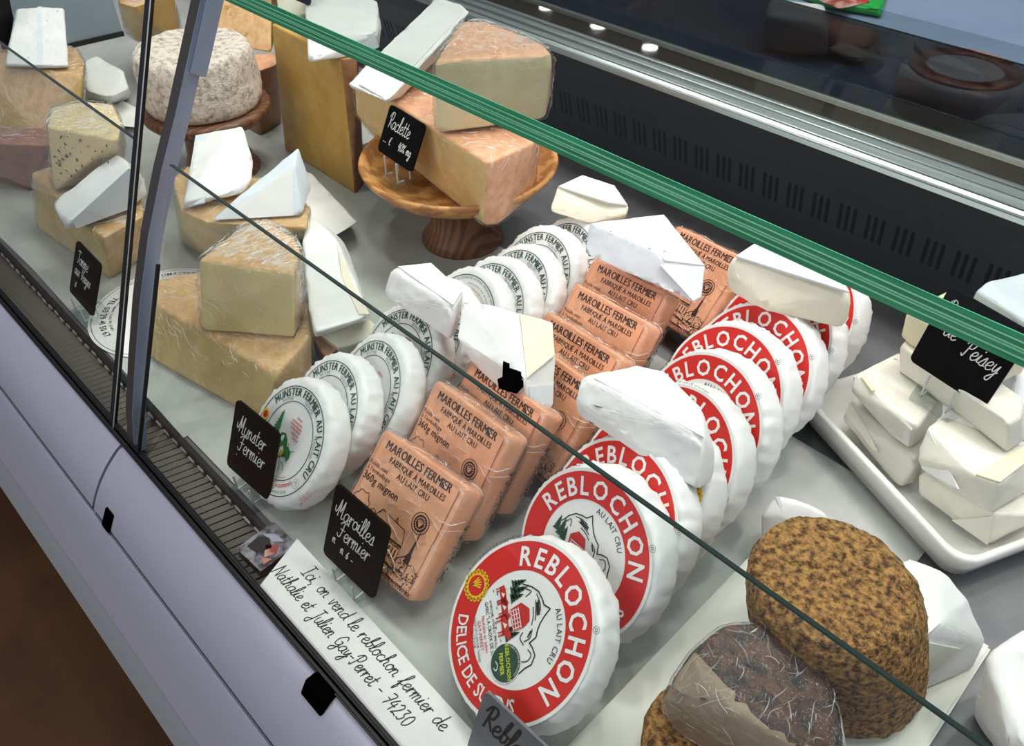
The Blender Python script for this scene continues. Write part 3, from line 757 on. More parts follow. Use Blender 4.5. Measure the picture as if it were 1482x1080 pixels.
for i, (x, y, ti, ya, roll, lab) in enumerate(RED):
    o = reb if i == 0 else copy_thing(reb)
    stand_up(o, x, y, .03*math.sin(ti), ti, ya, RB)
    tag(o, lab, 'cheese', 'red-ringed round packs')
    for ch in o.children:
        if ch.name.startswith(('printed', 'margin')):
            ch.matrix_local = Matrix.Translation((0, RB, 0)) @ Matrix.Rotation(math.radians(roll if ch.name.startswith('printed') else roll+(0 if i else 35)), 4, 'Z')
        elif ch.name.startswith('paper'):
            ch.matrix_local = Matrix.Translation((0, RB, 0)) @ Matrix.Rotation(i*2.1, 4, 'Z') @ Matrix.Translation((0, -RB, 0))

def green_label():
    p = Print(); g = 'ink_green'
    p.disc((0, 0), .048, g, .0005, 72, .0472); p.disc((0, 0), .0345, g, .0005, 72, .0338)
    p.arc('MUNSTER FERMIER AU LAIT CRU', .0393, 62, .0098, g, .0006, -.022, .80)
    p.arc('NATURE', .0358, 122, .0038, 'ink_grey', .0006, 0, .95); p.arc('QUALITÉ', .0358, 72, .0038, 'ink_grey', .0006, 0, .95); p.arc('TRADITION', .0358, 14, .0038, 'ink_grey', .0006, 0, .95)
    p.arc('M. CLAUDEPIERRE', .0400, 292, .0042, 'ink_red', .0006, .012, .95, inside=True)
    p.arc('29 39 03 41 59 67 53 64', .0452, 285, .0034, g, .0006, 0, .9, inside=True)
    p.arc('fromage fabriqué au lait cru de vache', .0322, 275, .0022, g, .0006, 0, .9, inside=True)
    c = (.033, -.0255); p.disc(c, .0042, 'ink_grey', .0006, 24, .0039); p.stroke([(c[0]-.002, c[1]), (c[0], c[1]+.002), (c[0]+.001, c[1]-.002)], .0005, 'ink_grey', .0006)
    # pine
    for q in range(7):
        y = -.001+q*.0030; ww = .0068*(1-q/8.2); p.poly([(-.019-ww, y), (-.019+ww, y-.0004), (-.018, y+.0052)], 'ink_grass', .0006+q*4e-6)
    # cow in green and white with a yellow bell
    p.poly([(-.013, -.002), (-.010, .004), (-.004, .005), (.001, .001), (.004, -.004), (.001, -.008), (-.003, -.004), (-.006, -.009), (-.010, -.008)], 'ink_grass', .0006)
    p.poly([(-.009, -.001), (-.007, .003), (-.004, .002), (-.005, -.003)], 'print_white', .0007)
    p.poly([(.001, -.005), (.006, -.0035), (.011, -.006), (.0125, -.011), (.0095, -.0155), (.007, -.012), (.002, -.012)], 'ink_grass', .00065)
    p.stroke([(.006, -.0035), (.005, -.001)], .0008, 'ink_grass', .0007); p.stroke([(.011, -.006), (.0145, -.004)], .0008, 'ink_grass', .0007)
    p.disc((-.0005, -.0115), .0024, 'print_yellow', .0008, 14); p.disc((-.006, -.013), .0018, 'ink_red', .0007, 10)
    p.poly([(-.008, -.012), (-.002, -.015), (-.003, -.021), (-.008, -.020)], 'ink_grass', .0006)
    for a in ([(.000, -.016), (.003, -.021), (.004, -.026)], [(.003, -.018), (.008, -.019), (.010, -.023)], [(-.012, -.022), (-.010, -.024)], [(-.004, -.026), (-.002, -.029)]): p.stroke(a, .0006, g, .0006)
    for (y, x0, n) in ((.022, .002, 4), (.0185, -.003, 7), (.0155, -.004, 8), (.0125, -.002, 7), (.0085, .002, 5), (.005, .006, 4)):
        pts = [(x0+k*.0012, y+(.0009 if k % 2 else -.0006)-k*.0001) for k in range(n*2)]
        p.stroke(pts, .0006, 'ink_pink', .0006)
    c = (-.0415, .0085); p.disc(c, .0052, 'print_yellow', .0007, 24); p.disc(c, .0034, 'ink_red', .0008, 18)
    # date stamp low on the wrapper
    p.line('12.10.21', .0505, -.030, .0042, 'ink_red', .0006, 0, 'c', 1, 62); p.line('88-040-01', .0535, -.0315, .0036, 'ink_red', .0006, 0, 'c', 1, 62)
    return p
def ring_label():
    p = Print(); g = 'ink_green'
    p.disc((0, 0), .048, g, .0005, 72, .0471); p.disc((0, 0), .031, g, .0005, 72, .0300); p.disc((0, 0), .019, g, .0005, 48, .0185)
    p.arc('A CONSERVER AU FRAIS - FROMAGE FERMIER DES HAUTES VOSGES', .0435, 60, .0034, 'ink_grey', .0006, 0, .95)
    p.arc('affiné lentement pour développer les saveurs', .0385, 64, .0030, 'ink_grey', .0006, 0, .95)
    p.arc('Munster et lait cru de la ferme', .0340, 66, .0034, 'ink_red', .0006, 0, 1)
    p.arc('lait cru entier', .0255, 66, .0032, 'ink_grey', .0006, 0, 1); p.arc('la vallée', .0215, 66, .0030, 'ink_red', .0006)
    p.line('50', .004, .006, .005, g, .0006)
    return p
MB_ = .0575
mun = thing('wrapped_munster', 'x', 'cheese')
finish('paper_wrap', pack_bm(MB_, .024, 5, .8), 'paper', mun, world=False)
green_label().build('printed_label', mun, Matrix.Translation((0, MB_, 0)))
GRN = [(-.477, .199, .74, -.16, 14, 'foremost round white pack with green ring print, behind the slate with two chalk words'),
       (-.482, .240, .70, -.24, 16, 'second green-printed round pack from the front, its pine tree half covered'),
       (-.476, .284, .66, -.28, 10, 'third green-printed round pack from the front, left of the orange packs'),
       (-.494, .332, .69, -.18, 16, 'fourth green-printed round pack from the front, below the small white wrapped block'),
       (-.502, .378, .62, -.2, 16, 'fifth green-printed round pack, only its last letters showing right of the small white block'),
       (-.493, .412, .612, -.157, 8, 'round white pack with fine concentric ring print behind the small white block'),
       (-.486, .444, .58, -.141, 4, 'green-printed round pack right behind the one with fine concentric rings'),
       (-.490, .481, .68, -.2, 14, 'green-printed round pack in the middle of the rear group, facing the wooden bowl stem'),
       (-.495, .520, .608, -.13, 12, 'green-printed round pack second from the rear of its row'),
       (-.486, .553, .56, -.25, 14, 'rearmost green-printed round pack, under the rear white wrapped half round')]
for i, (x, y, ti, ya, roll, lab) in enumerate(GRN):
    o = mun if i == 0 else copy_thing(mun)
    stand_up(o, x, y, .024*math.sin(ti), ti, ya, MB_)
    tag(o, lab, 'cheese', 'green-printed round packs')
    for ch in o.children:
        if ch.name.startswith('printed'):
            ch.matrix_local = Matrix.Translation((0, MB_, 0)) @ Matrix.Rotation(math.radians(roll), 4, 'Z')
            if i == 5:
                bpy.data.objects.remove(ch)
                ring_label().build('printed_label', o, Matrix.Translation((0, MB_, 0)) @ Matrix.Rotation(math.radians(roll), 4, 'Z'))
        else:
            ch.matrix_local = Matrix.Translation((0, MB_, 0)) @ Matrix.Rotation(i*1.7, 4, 'Z') @ Matrix.Translation((0, -MB_, 0))

# ---------------------------------------------------------------- square orange packs
QW = .1
def orange_label():
    p = Print(); k = 'ink_brown'; z = .0006
    p.line('MAROILLES FERMIER', 0, .0875, .0104, k, z, -.02, 'c', .80)
    p.line('FABRIQUÉ À MAROILLES', .004, .0795, .0072, k, z, -.016, 'c', .80)
    p.line('AU LAIT CRU', .004, .0722, .0070, k, z, -.014, 'c', .86)
    p.line('Poids mini', -.046, .0705, .0052, k, z, .002, 'l'); p.line("à l'emballage", -.046, .0655, .0052, k, z, .002, 'l')
    p.line('360g mignon', -.046, .0572, .0094, k, z, -.018, 'l', .84)
    c = (.026, .055); p.disc(c, .0088, k, z, 40, .0081); p.disc(c, .0066, k, z, 32)
    for q in range(16):
        a = 2*math.pi*q/16; p.disc((c[0]+.0046*math.cos(a), c[1]+.0046*math.sin(a)), .0006, 'print_salmon', z+.0002, 8)
    for q in range(5):
        a = math.radians(40+q*25); p.stroke([(c[0], c[1]-.0028), (c[0]+.0036*math.cos(a), c[1]+.0034*math.sin(a)-.0006)], .0006, 'print_salmon', z+.0002)
    # line drawing: trees, long barn, church with spire, bushes
    def scallop(cx, cy, rx, ry, n, w=.0006):
        pts = []
        for q in range(n*3+1):
            a = 2*math.pi*q/(n*3); f = 1+.12*math.sin(q*2.1); pts.append((cx+rx*f*math.cos(a), cy+ry*f*math.sin(a)))
        p.stroke(pts, w, k, z)
    scallop(-.036, .040, .009, .009, 7); scallop(-.020, .036, .006, .005, 5); scallop(-.044, .028, .006, .006, 5)
    for a in ([(-.036, .040), (-.036, .022)], [(-.042, .026), (-.036, .033), (-.030, .026)], [(-.016, .040), (-.012, .046), (.016, .043), (.020, .032)], [(-.016, .040), (-.014, .031), (.020, .031), (.020, .019), (-.014, .018), (-.014, .031)], [(.004, .0445), (.005, .048), (.007, .044)], [(-.046, .018), (-.020, .016), (.010, .015), (.030, .010)], [(-.046, .012), (-.020, .008), (.020, .006)], [(-.040, .022), (-.014, .024)]):
        p.stroke(a, .0006, k, z, False)
    p.stroke([(-.014, .0305), (.020, .0305)], .0014, k, z, False); p.stroke([(-.02, .0155), (.02, .0125)], .0013, k, z, False)
    for q in range(9): p.stroke([(-.012+q*.0036, .019), (-.012+q*.0036, .026)], .0012, k, z, False)
    for q in range(12): p.stroke([(-.013+q*.0027, .0285), (-.0115+q*.0027, .0285)], .0010, k, z, False)
    p.poly([(.0285, .030), (.0315, .030), (.0305, .053)], k, z); p.poly([(.027, .0225), (.033, .0225), (.0325, .030), (.0275, .030)], k, z)
    p.stroke([(.021, .022), (.027, .027), (.033, .022), (.033, .014), (.021, .014), (.021, .022)], .0007, k, z, False)
    scallop(.036, .018, .008, .006, 6); scallop(.028, .010, .010, .005, 7); scallop(-.034, .004, .008, .004, 6)
    rnd = random.Random(4)
    for q in range(90):
        x, y = rnd.uniform(.018, .046), rnd.uniform(.002, .022); p.stroke([(x, y), (x+rnd.uniform(-.0012, .0012), y+rnd.uniform(.0004, .0014))], .0006, k, z, False)
    p.line('FERMIER', .040, .003, .0042, k, z, 0, 'c', 1, 0)
    return p
def orange_bm(W, T, seed):
    h = W/2; pts = []
    for z in (0, -T):
        e = .003 if z else 0
        pts += [(-h+e, 0+e, z), (h-e, 0+e, z), (h-e, W-e, z), (-h+e, W-e, z)]
    pts += [(h+.004, W*.06, -T*.5), (h+.004, W*.95, -T*.5), (-h-.002, W*.5, -T*.5)]
    return pts if seed is None else hull_bm(pts, .004, 3, .009, .0011, 40, seed)
mar = thing('orange_cheese_pack', 'x', 'cheese')
finish('wrapper', orange_bm(QW, .028, 2), 'salmon_pack', mar, world=False)
fb = orange_bm(QW, .028, 2); fb.normal_update()
for v, n in [(v, v.normal.copy()) for v in fb.verts]:
    v.co += n*(.0009+.0035*abs(noise.noise(Vector((v.co.x*50, v.co.y*22, v.co.z*60))))*(1.0 if abs(n.z) < .8 else .35))
finish('clear_film', fb, 'film', mar, world=False)
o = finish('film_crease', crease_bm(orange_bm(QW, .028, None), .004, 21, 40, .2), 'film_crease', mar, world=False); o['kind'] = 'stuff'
lb = bmesh.new(); h = QW/2-.006
g = [[lb.verts.new((-h+2*h*i/8, .006+(QW-.012)*j/8, .0010)) for i in range(9)] for j in range(9)]
for j in range(8):
    for i in range(8): lb.faces.new((g[j][i], g[j][i+1], g[j+1][i+1], g[j+1][i]))
finish('label_sheet', lb, 'print_salmon', mar, world=False)
orange_label().build('printed_label', mar, Matrix.Translation((0, 0, .0007)))
# side print on the right edge
sp = Print(); rnd = random.Random(9)
for q in range(60):
    x, y = rnd.uniform(-.0035, .0035), rnd.uniform(.02, .07); sp.stroke([(x, y), (x+rnd.uniform(-.0015, .0015), y+rnd.uniform(.0005, .002))], .0007, 'ink_brown', 0, False)
sp.build('side_print', mar, Matrix.Translation((QW/2+.0056, 0, -.014)) @ Matrix.Rotation(math.radians(90), 4, 'Y'))
ORG = [(-.347, .182, .79, -.02, .09, 'foremost square orange pack, its print partly covered by a slate card'),
       (-.362, .252, .651, -.101, .09, 'second square orange pack from the front, town drawing behind the foremost'),
       (-.363, .293, .65, -.107, .07, 'third square orange pack, in the shade of the upright white wedge'),
       (-.354, .347, .642, -.085, .04, 'square orange pack right behind the upright white wedge, only half its title showing'),
       (-.364, .390, .64, -.075, .05, 'square orange pack first fully readable behind the upright white wedge'),
       (-.374, .442, .65, -.096, .08, 'square orange pack in the middle of the rear group, film peak at its right corner'),
       (-.390, .491, .646, -.072, .07, 'square orange pack half under the white parcel with a folded end'),
       (-.377, .594, .75, -.197, .11, 'rearmost square orange pack, between the folded white parcel and the cream wedge')]
for i, (x, y, ti, ya, ro, lab) in enumerate(ORG):
    o = mar if i == 0 else copy_thing(mar)
    z0 = .029*math.sin(ti)+abs(math.sin(ro))*QW/2*math.cos(ti)
    M = frame((x, y, z0), ti, ya) @ Matrix.Rotation(ro, 4, 'Z')
    o.location = M.translation; o.rotation_euler = M.to_euler()
    tag(o, lab, 'cheese', 'square orange packs')

# ---------------------------------------------------------------- slate name cards on clear stands
def rrect(w, h, r, n=5):
    pts = []
    for cx, cy, a0 in ((w/2-r, h-r, 0), (-w/2+r, h-r, 90), (-w/2+r, r, 180), (w/2-r, r, 270)):
        for k in range(n+1):
            a = math.radians(a0+90*k/n); pts.append((cx+r*math.cos(a), cy+r*math.sin(a)))
    return pts
def card(label, c, tilt, yaw, w, h, lines, drop=.02, m='slate', ink='chalk', roll=0, stand=True, lw=.0009):
    """card with its lower edge middle at c; drop = height of that edge above what the stand rests on"""
    t = thing('name_card', label, 'sign', (c[0], c[1], c[2]-drop))
    M = Matrix.Translation((0, 0, drop)) @ frame((0, 0, 0), tilt, yaw) @ Matrix.Rotation(roll, 4, 'Z')
    bm = bmesh.new(); P = rrect(w, h, .005)
    a = [bm.verts.new((x, y, 0)) for x, y in P]; b = [bm.verts.new((x, y, -.0022)) for x, y in P]
    bm.faces.new(a); bm.faces.new(b[::-1])
    for i in range(len(P)):
        j = (i+1) % len(P); bm.faces.new((a[j], a[i], b[i], b[j]))
    o = finish('slate_plate', bm, m, t, smooth=False, world=False); o.matrix_local = M
    p = Print()
    for (s, x, y, size) in lines: p.hand(s, x, y, size, lw, ink, .0003)
    p.build('chalk_lettering', t, M)
    if stand:
        bm = bmesh.new()
        pts = [(-.5, -.35), (.5, -.35), (.62, .2), (.35, .75), (-.35, .75), (-.62, .2)]
        B = Matrix.Rotation(yaw, 4, 'Z')
        a = [bm.verts.new(B @ Vector((x*.036, y*.03, .005))) for x, y in pts]; b = [bm.verts.new(B @ Vector((x*.036, y*.03, .0004))) for x, y in pts]
        bm.faces.new(a); bm.faces.new(b[::-1])
        for i in range(6):
            j = (i+1) % 6; bm.faces.new((a[j], a[i], b[i], b[j]))
        finish('clear_base', bm, 'acrylic', t, smooth=False, world=False)
        for s in (-1, 1):
            q = bmesh.new()
            box_bm(s*.012-.0007, s*.012+.0007, -.0055, -.004, .004, drop+.003, q)
            box_bm(s*.012-.0007, s*.012+.0007, -.0055, .004, .0045, .006, q)
            box_bm(s*.012-.0007, s*.012+.0007, .0035+.3*drop, .005+.3*drop, .004, drop+.018, q)
            bmesh.ops.transform(q, matrix=B, verts=q.verts[:])
            finish('clear_prong', q, 'acrylic_edge', t, smooth=False, world=False)
    return t
card('slate card with two chalk words before the foremost green-printed round pack', (-.495, .161, .02), .407, .058, .062, .068, [('Munster', -.024, .041, .0085), ('Fermier', -.019, .024, .0085), ('.', -.02, .018, .008)])
card('slate card with chalk words and a price line before the orange packs', (-.355, .167, .02), .372, .033, .064, .070, [('Maroilles', -.027, .044, .0085), ('Fermier', -.020, .027, .0085), ('n', -.024, .018, .005), ('n', -.013, .0145, .005), ('6', -.006, .0145, .004), ('-', 0, .0135, .004)])
card('slate card with chalk word and fat percentage on the wooden pedestal bowl', (-0.698,0.4984,0.128), .456, -.092, .070, .054, [('Raclette', -.029, .030, .0088), ('...', -.029, .013, .006), ('€', -.018, .013, .005), ('40% mg', 0, .0135, .0055)], .026)
card('slate card with three chalk words standing on the butter packs', (-.103, .606, .108), .12, -.15, .070, .076, [('Beurre doux', -.030, .053, .0078), ('de', -.022, .037, .0080), ('Peisey', -.002, .031, .0085)], .026, roll=-.04)
card('slate card with chalk words near the post, before the pale herb cheeses', (-.851, .166, .02), .47, -.034, .066, .062, [('Tomme', -.024, .040, .0075), ('aux Vosges', -.026, .026, .0065), ('s', -.02, .012, .006)])
card('grey sheened name card with black script before the foremost red-ringed pack', (-.155, .147, .012), .35, .03, .075, .057, [('Reblochon', -.033, .030, .0105)], .012, 'slate_sheen', 'ink_black', lw=.0017)

# ---------------------------------------------------------------- handwritten strip and photo card along the front glass
t = thing('handwritten_note', 'long white paper strip with two lines of black handwriting along the front glass', 'note', (-.30, .136, .0022))
nb = bmesh.new(); N0, N1 = -.424, -.10
NM = Matrix.Translation((N0, .1172, .0022)) @ Matrix.Rotation(math.radians(-1.2), 4, 'Z') @ Matrix.Rotation(math.radians(5), 4, 'X')
vs = [nb.verts.new(NM @ Vector(p)) for p in ((.016, 0, 0), (.330, 0, 0), (.330, .046, 0), (.0, .046, 0), (.016, 0, .0006), (.330, 0, .0006), (.330, .046, .0006), (0, .046, .0006))]
for f in ((3, 2, 1, 0), (4, 5, 6, 7), (0, 1, 5, 4), (1, 2, 6, 5), (2, 3, 7, 6), (3, 0, 4, 7)): nb.faces.new([vs[i] for i in f])
finish('paper_strip', nb, 'paper', t, smooth=False)
p = Print()
p.hand('Ici, on vend le reblochon fermier de', .030, .0300, .0058, .0008, 'ink_black', .0009, .25, .88)
p.hand('Nathalie et Julien Gay-Perret - 74230', .012, .0135, .0058, .0008, 'ink_black', .0009, .25, .80)
p.build('handwriting', t, Matrix.Translation(-t.location) @ NM)
pb = box_bm(-.4555, -.421, .1235, .1605, .0008, .0014); bmesh.ops.rotate(pb, verts=pb.verts[:], cent=(-.44, .14, 0), matrix=Matrix.Rotation(.06, 3, 'Z'))
t = thing('photo_card', 'small glossy photograph lying at the end of the handwritten strip', 'photo', (-.438, .142, .0008))
finish('print', pb, 'photo_paper', t, smooth=False)
p = Print()
for pts, m in ((((-.012, -.012), (.0, -.010), (.004, .002), (-.006, .006), (-.014, 0)), 'ink_black'), (((-.002, .0), (.008, -.008), (.012, .002), (.006, .008)), 'meat'), (((-.014, .004), (-.006, .012), (.006, .013), (.0, .006)), 'panel_white'), (((.006, -.010), (.014, -.012), (.014, -.004)), 'ham_pink')):
    p.poly(pts, m, .001)
p.build('picture', t)

# ---------------------------------------------------------------- left: cheeses on stands and blocks
up = lambda n, c: n.z > .55
c0 = (-1.052, .452)
t = thing('wooden_stand', 'dark wooden pedestal stand carrying the tall mould-rinded wheel', 'stand', (c0[0], c0[1], 0))
finish('stand_plate', lathe_bm([(0, .078), (.04, .078), (.078, .082), (.084, .088), (.085, .094), (.083, .098), (0, .098)], 64, (*c0, 0)), 'wood_dark', t)
finish('stand_stem', lathe_bm([(0, 0), (.052, 0), (.054, .004), (.048, .012), (.042, .03), (.040, .055), (.046, .078), (0, .078)], 48, (*c0, 0)), 'wood_dark', t)
wb = lathe_bm([(0, 0), (.02, 0), (.045, 0), (.066, 0), (.073, .003), (.0775, .012), (.078, .026), (.077, .04), (.0765, .055), (.0755, .067), (.072, .075), (.066, .0785), (.055, .0795), (.04, .079), (.02, .0795), (0, .079)], 96, (*c0, .0985))
bmesh.ops.subdivide_edges(wb, edges=[e for e in wb.edges if e.calc_length() > .008], cuts=1, use_grid_fill=True)
wb.normal_update()
for v, n in [(v, v.normal.copy()) for v in wb.verts]:
    if v.co.z > .099: v.co += n*(.0016*noise.noise(v.co*45)+.0012*noise.noise(v.co*120))
tag(finish('mould_rinded_wheel', wb, 'mould_rind'), 'tall round cheese with pale grey mottled mould rind on the dark wooden stand', 'cheese')

cheese([(-1.5408,0.3136,0.095),(-1.4187,0.4084,0.095),(-1.375,0.4118,0.095),(-1.3242,0.4007,0.095),(-1.2737,0.3779,0.095),(-1.3163,0.349,0.095),(-1.4307,0.277,0.095),(-1.407,0.2377,0.02),(-1.3023,0.295,0.02),(-1.2592,0.3356,0.02),(-1.2944,0.359,0.02)], 'film-wrapped yellow wedge with rounded rind at far left, beneath a white wrapped slab', 'cut_yellow', 'rind_tan', up, 1)
cheese([(-1.2858,0.2093,0.07),(-1.1996,0.2789,0.07),(-1.1695,0.2799,0.07),(-1.1419,0.268,0.07),(-1.231,0.1914,0.07),(-1.3118,0.1883,0),(-1.1869,0.2284,0),(-1.1872,0.2665,0),(-1.2758,0.3003,0)], 'reddish-brown rinded wheel at the left edge, below the film-wrapped yellow wedge', 'rind_red', 'rind_red', up, .4)
parcel([(-1.4625,0.3727,0.145),(-1.4368,0.3989,0.147),(-1.4113,0.4248,0.145),(-1.2964,0.3698,0.105),(-1.3194,0.3391,0.105),(-1.364,0.3048,0.105),(-1.3033,0.3698,0.097),(-1.3754,0.3037,0.097),(-1.5015,0.4442,0.1),(-1.5587,0.386,0.1)], 'white paper-wrapped slab with a central seam at top left, on the yellow wedge',
       folds=[([(-1.4417,0.3961,0.1455),(-1.4387,0.4014,0.146),(-1.3194,0.3412,0.1055),(-1.325,0.3355,0.1055)],(0.2165,-0.2128,0.9528), 'paper_blue')])
parcel([(-1.4496,0.4386,0.05),(-1.4585,0.4635,0.05),(-1.3586,0.464,0.055),(-1.3048,0.4456,0.045),(-1.2904,0.409,0.045),(-1.3406,0.3943,0.045),(-1.377,0.4686,0),(-1.3635,0.4328,0),(-1.4156,0.4062,0),(-1.4909,0.441,0)], 'small crumpled white parcel left of the wooden stand')
parcel([(-1.376,0.4002,0.012),(-1.3728,0.4411,0.012),(-1.2919,0.4492,0.012),(-1.2378,0.4173,0.012),(-1.2862,0.3849,0.012),(-1.4056,0.4088,0),(-1.3197,0.4589,0),(-1.2644,0.4263,0),(-1.3139,0.3932,0)], 'flat white folded parcel before the wooden stand', bevel=.002)
cheese([(-1.0836,0.2207,0.07),(-1.0853,0.2445,0.07),(-0.9936,0.2824,0.07),(-0.9221,0.2889,0.07),(-0.8884,0.2742,0.07),(-0.8741,0.22,0.07),(-1.0811,0.1996,0),(-0.9044,0.218,0),(-0.9172,0.2651,0),(-1.038,0.3171,0)], 'film-wrapped pale brown wedge on the counter, under the herb-flecked cheese', 'cut_cheese', 'rind_tan', lambda n, c: n.z > .55 or (n.x > .45 and n.z < .5), .8)
SEED[0] += 1
ht = cheese([(-1.0224,0.2445,0.145),(-1.0709,0.2703,0.145),(-1.0586,0.3025,0.145),(-1.0273,0.3259,0.145),(-0.9649,0.3082,0.145),(-0.9304,0.288,0.145),(-1.0115,0.2208,0.072),(-1.0014,0.2991,0.072),(-1.0598,0.3318,0.072)], 'pale yellow wedge flecked with dark herbs under crinkled film', 'herb_cheese', 'herb_cheese', up, 1.2)
fl = bmesh.new(); rnd = random.Random(11)
A, B, C2 = (Vector(q) for q in [(-1.0164,0.2433,0.144),(-0.9293,0.2872,0.144),(-1.0122,0.2223,0.073)])
nn = (B-A).cross(C2-A).normalized()
if nn.dot(Vector((0, 0, .57))-A) < 0: nn = -nn
for k in range(70):
    a, b = rnd.uniform(.05, .95), rnd.uniform(.08, .92)
    c = A+(B-A)*a+(C2-A)*b*.9+nn*.0006
    s = rnd.uniform(.0006, .0016); e1 = (B-A).normalized(); e2 = nn.cross(e1)
    th = rnd.uniform(0, 3.1); u1 = e1*math.cos(th)+e2*math.sin(th); u2 = nn.cross(u1)
    fl.faces.new([fl.verts.new(c+u1*s*1.6*x+u2*s*y) for x, y in ((-1, -.5), (.3, -.9), (1, .2), (.1, .8), (-.8, .6))])
o = finish('herb_fleck', fl, 'herb_fleck', ht, smooth=False); o['kind'] = 'stuff'
parcel([(-0.9637,0.2009,0.085),(-0.9545,0.2883,0.12),(-0.9099,0.284,0.125),(-0.8973,0.281,0.124),(-0.9005,0.1989,0.088),(-0.9088,0.1937,0.075),(-0.9026,0.2675,0.075),(-0.9118,0.2934,0.078),(-0.9558,0.312,0.08),(-0.9582,0.2424,0.074)], 'white wrapped wedge with pointed end leaning below the herb-flecked cheese', 'paper',
       folds=[([(-0.9003,0.2026,0.09),(-0.8971,0.2783,0.126),(-0.8996,0.289,0.1045),(-0.9024,0.2697,0.0769),(-0.9016,0.2035,0.0783)],(0.9938,0.0096,-0.1107), 'paper_blue')])
cheese([(-1.3608,0.4899,0.15),(-1.328,0.4965,0.15),(-1.3452,0.571,0.15),(-1.4565,0.61,0.15),(-1.4657,0.5479,0.15),(-1.493,0.5334,0.06),(-1.4436,0.5285,0.06),(-1.3617,0.5674,0.06),(-1.4509,0.6144,0.06)], 'film-wrapped deep yellow block left of the post, behind the mould-rinded wheel', 'cut_yellow', 'rind_tan', up, .6)
cheese([(-1.2996,0.6196,0.2),(-1.1996,0.6708,0.2),(-1.2719,0.7277,0.2),(-1.3968,0.6861,0.2),(-1.2437,0.5669,0.1),(-1.1409,0.6111,0.1),(-1.2278,0.6774,0.1),(-1.3283,0.6205,0.1)], 'deep yellow cut block behind the mould-rinded wheel, left of the tall wedge', 'cut_yellow', 'rind_tan', up, 0)
cheese([(-1.1559,0.5881,0.1),(-1.1402,0.6119,0.1),(-1.1136,0.6118,0.1),(-1.0987,0.5892,0.1),(-1.0979,0.5643,0.1),(-1.1798,0.5599,0.1),(-1.1431,0.5463,0),(-1.1061,0.5469,0),(-1.1187,0.5919,0),(-1.1835,0.6348,0),(-1.1954,0.549,0)], 'brown-rinded wedge standing between the wooden stand and the tall yellow wedge', 'rind_brown', 'rind_orange', lambda n, c: n.z > .3, 0)
cheese([(-1.0227,0.5561,0.185),(-1.0428,0.5927,0.185),(-0.9185,0.6008,0.185),(-0.8883,0.5972,0.185),(-0.8481,0.5664,0.185),(-0.8576,0.5505,0.185),(-1.0432,0.5495,0),(-0.8622,0.5454,0),(-0.8759,0.5722,0),(-0.9406,0.6107,0),(-1.0733,0.6038,0)], 'tall yellow cheese wedge standing upright, white parcel on its top', 'cut_yellow', 'rind_brown', lambda n, c: n.x > .35, 0, bevel=.0025)
parcel([(-0.8906,0.5281,0.212),(-0.8721,0.5135,0.186),(-0.8519,0.5683,0.186),(-0.8515,0.6041,0.186),(-0.8738,0.6277,0.2),(-0.9179,0.6582,0.215),(-0.9991,0.6642,0.215),(-1.0142,0.6076,0.215),(-0.8787,0.546,0.213),(-0.8399,0.5943,0.21)], 'white wrapped parcel lying across the top of the tall yellow wedge',
       folds=[([(-0.8676,0.5547,0.203),(-0.8424,0.591,0.2102),(-0.8358,0.5932,0.1947),(-0.8511,0.57,0.1875),(-0.8644,0.5512,0.1846)],(0.773,-0.5843,0.2472), 'paper_blue')])
parcel([(-1.0707,0.5963,0.205),(-1.0183,0.5633,0.187),(-1.0027,0.5942,0.187),(-0.9802,0.6397,0.205),(-1.0391,0.6687,0.21),(-1.0995,0.6292,0.21)], 'small cream wrapped piece on the top left of the tall wedge', 'paper_cream')
card('dark name card edge standing on the tall yellow wedge', (-0.9912,0.5836,0.215), .3, 0, .05, .05, [], .01, stand=False)
cheese([(-0.9201,0.3304,0.085),(-0.9348,0.3573,0.085),(-0.8248,0.4154,0.085),(-0.7461,0.4093,0.085),(-0.7108,0.3826,0.085),(-0.7984,0.3097,0.085),(-0.842,0.301,0.085),(-0.9165,0.3162,0),(-0.8618,0.3214,0),(-0.8134,0.437,0),(-0.8821,0.4757,0)], 'pale yellow wedge under two white wrapped wedges, right of the post', 'cut_cheese', 'rind_tan', lambda n, c: n.z > .6 or n.x > .6, .5)
parcel([(-0.9335,0.3789,0.118),(-0.8895,0.4059,0.132),(-0.8976,0.4256,0.128),(-0.8369,0.3999,0.115),(-0.817,0.3823,0.1),(-0.8145,0.3688,0.092),(-0.8109,0.353,0.098),(-0.8384,0.3017,0.088),(-0.8304,0.3043,0.1),(-0.8791,0.355,0.087),(-0.8491,0.3855,0.087)], 'upright white wrapped wedge with cream edge, right of the post',
       folds=[([(-0.9324,0.3782,0.1177),(-0.9189,0.3868,0.1222),(-0.8174,0.3202,0.0972),(-0.8376,0.3041,0.0891)],(-0.0417,-0.406,0.9129), 'paper_blue')])
parcel([(-0.7943,0.3146,0.09),(-0.7927,0.3152,0.086),(-0.7637,0.4099,0.13),(-0.789,0.4334,0.136),(-0.7573,0.4226,0.1),(-0.7327,0.3905,0.087),(-0.7696,0.3449,0.086),(-0.804,0.4218,0.088)], 'white wrapped wedge with open layered paper edge, lying point to the left', 'paper_blue',
       folds=[([(-0.7893,0.3191,0.0885),(-0.7637,0.4077,0.1283),(-0.7389,0.3839,0.088),(-0.7689,0.345,0.0881)],(0.605,-0.4651,0.6462), 'paper')])
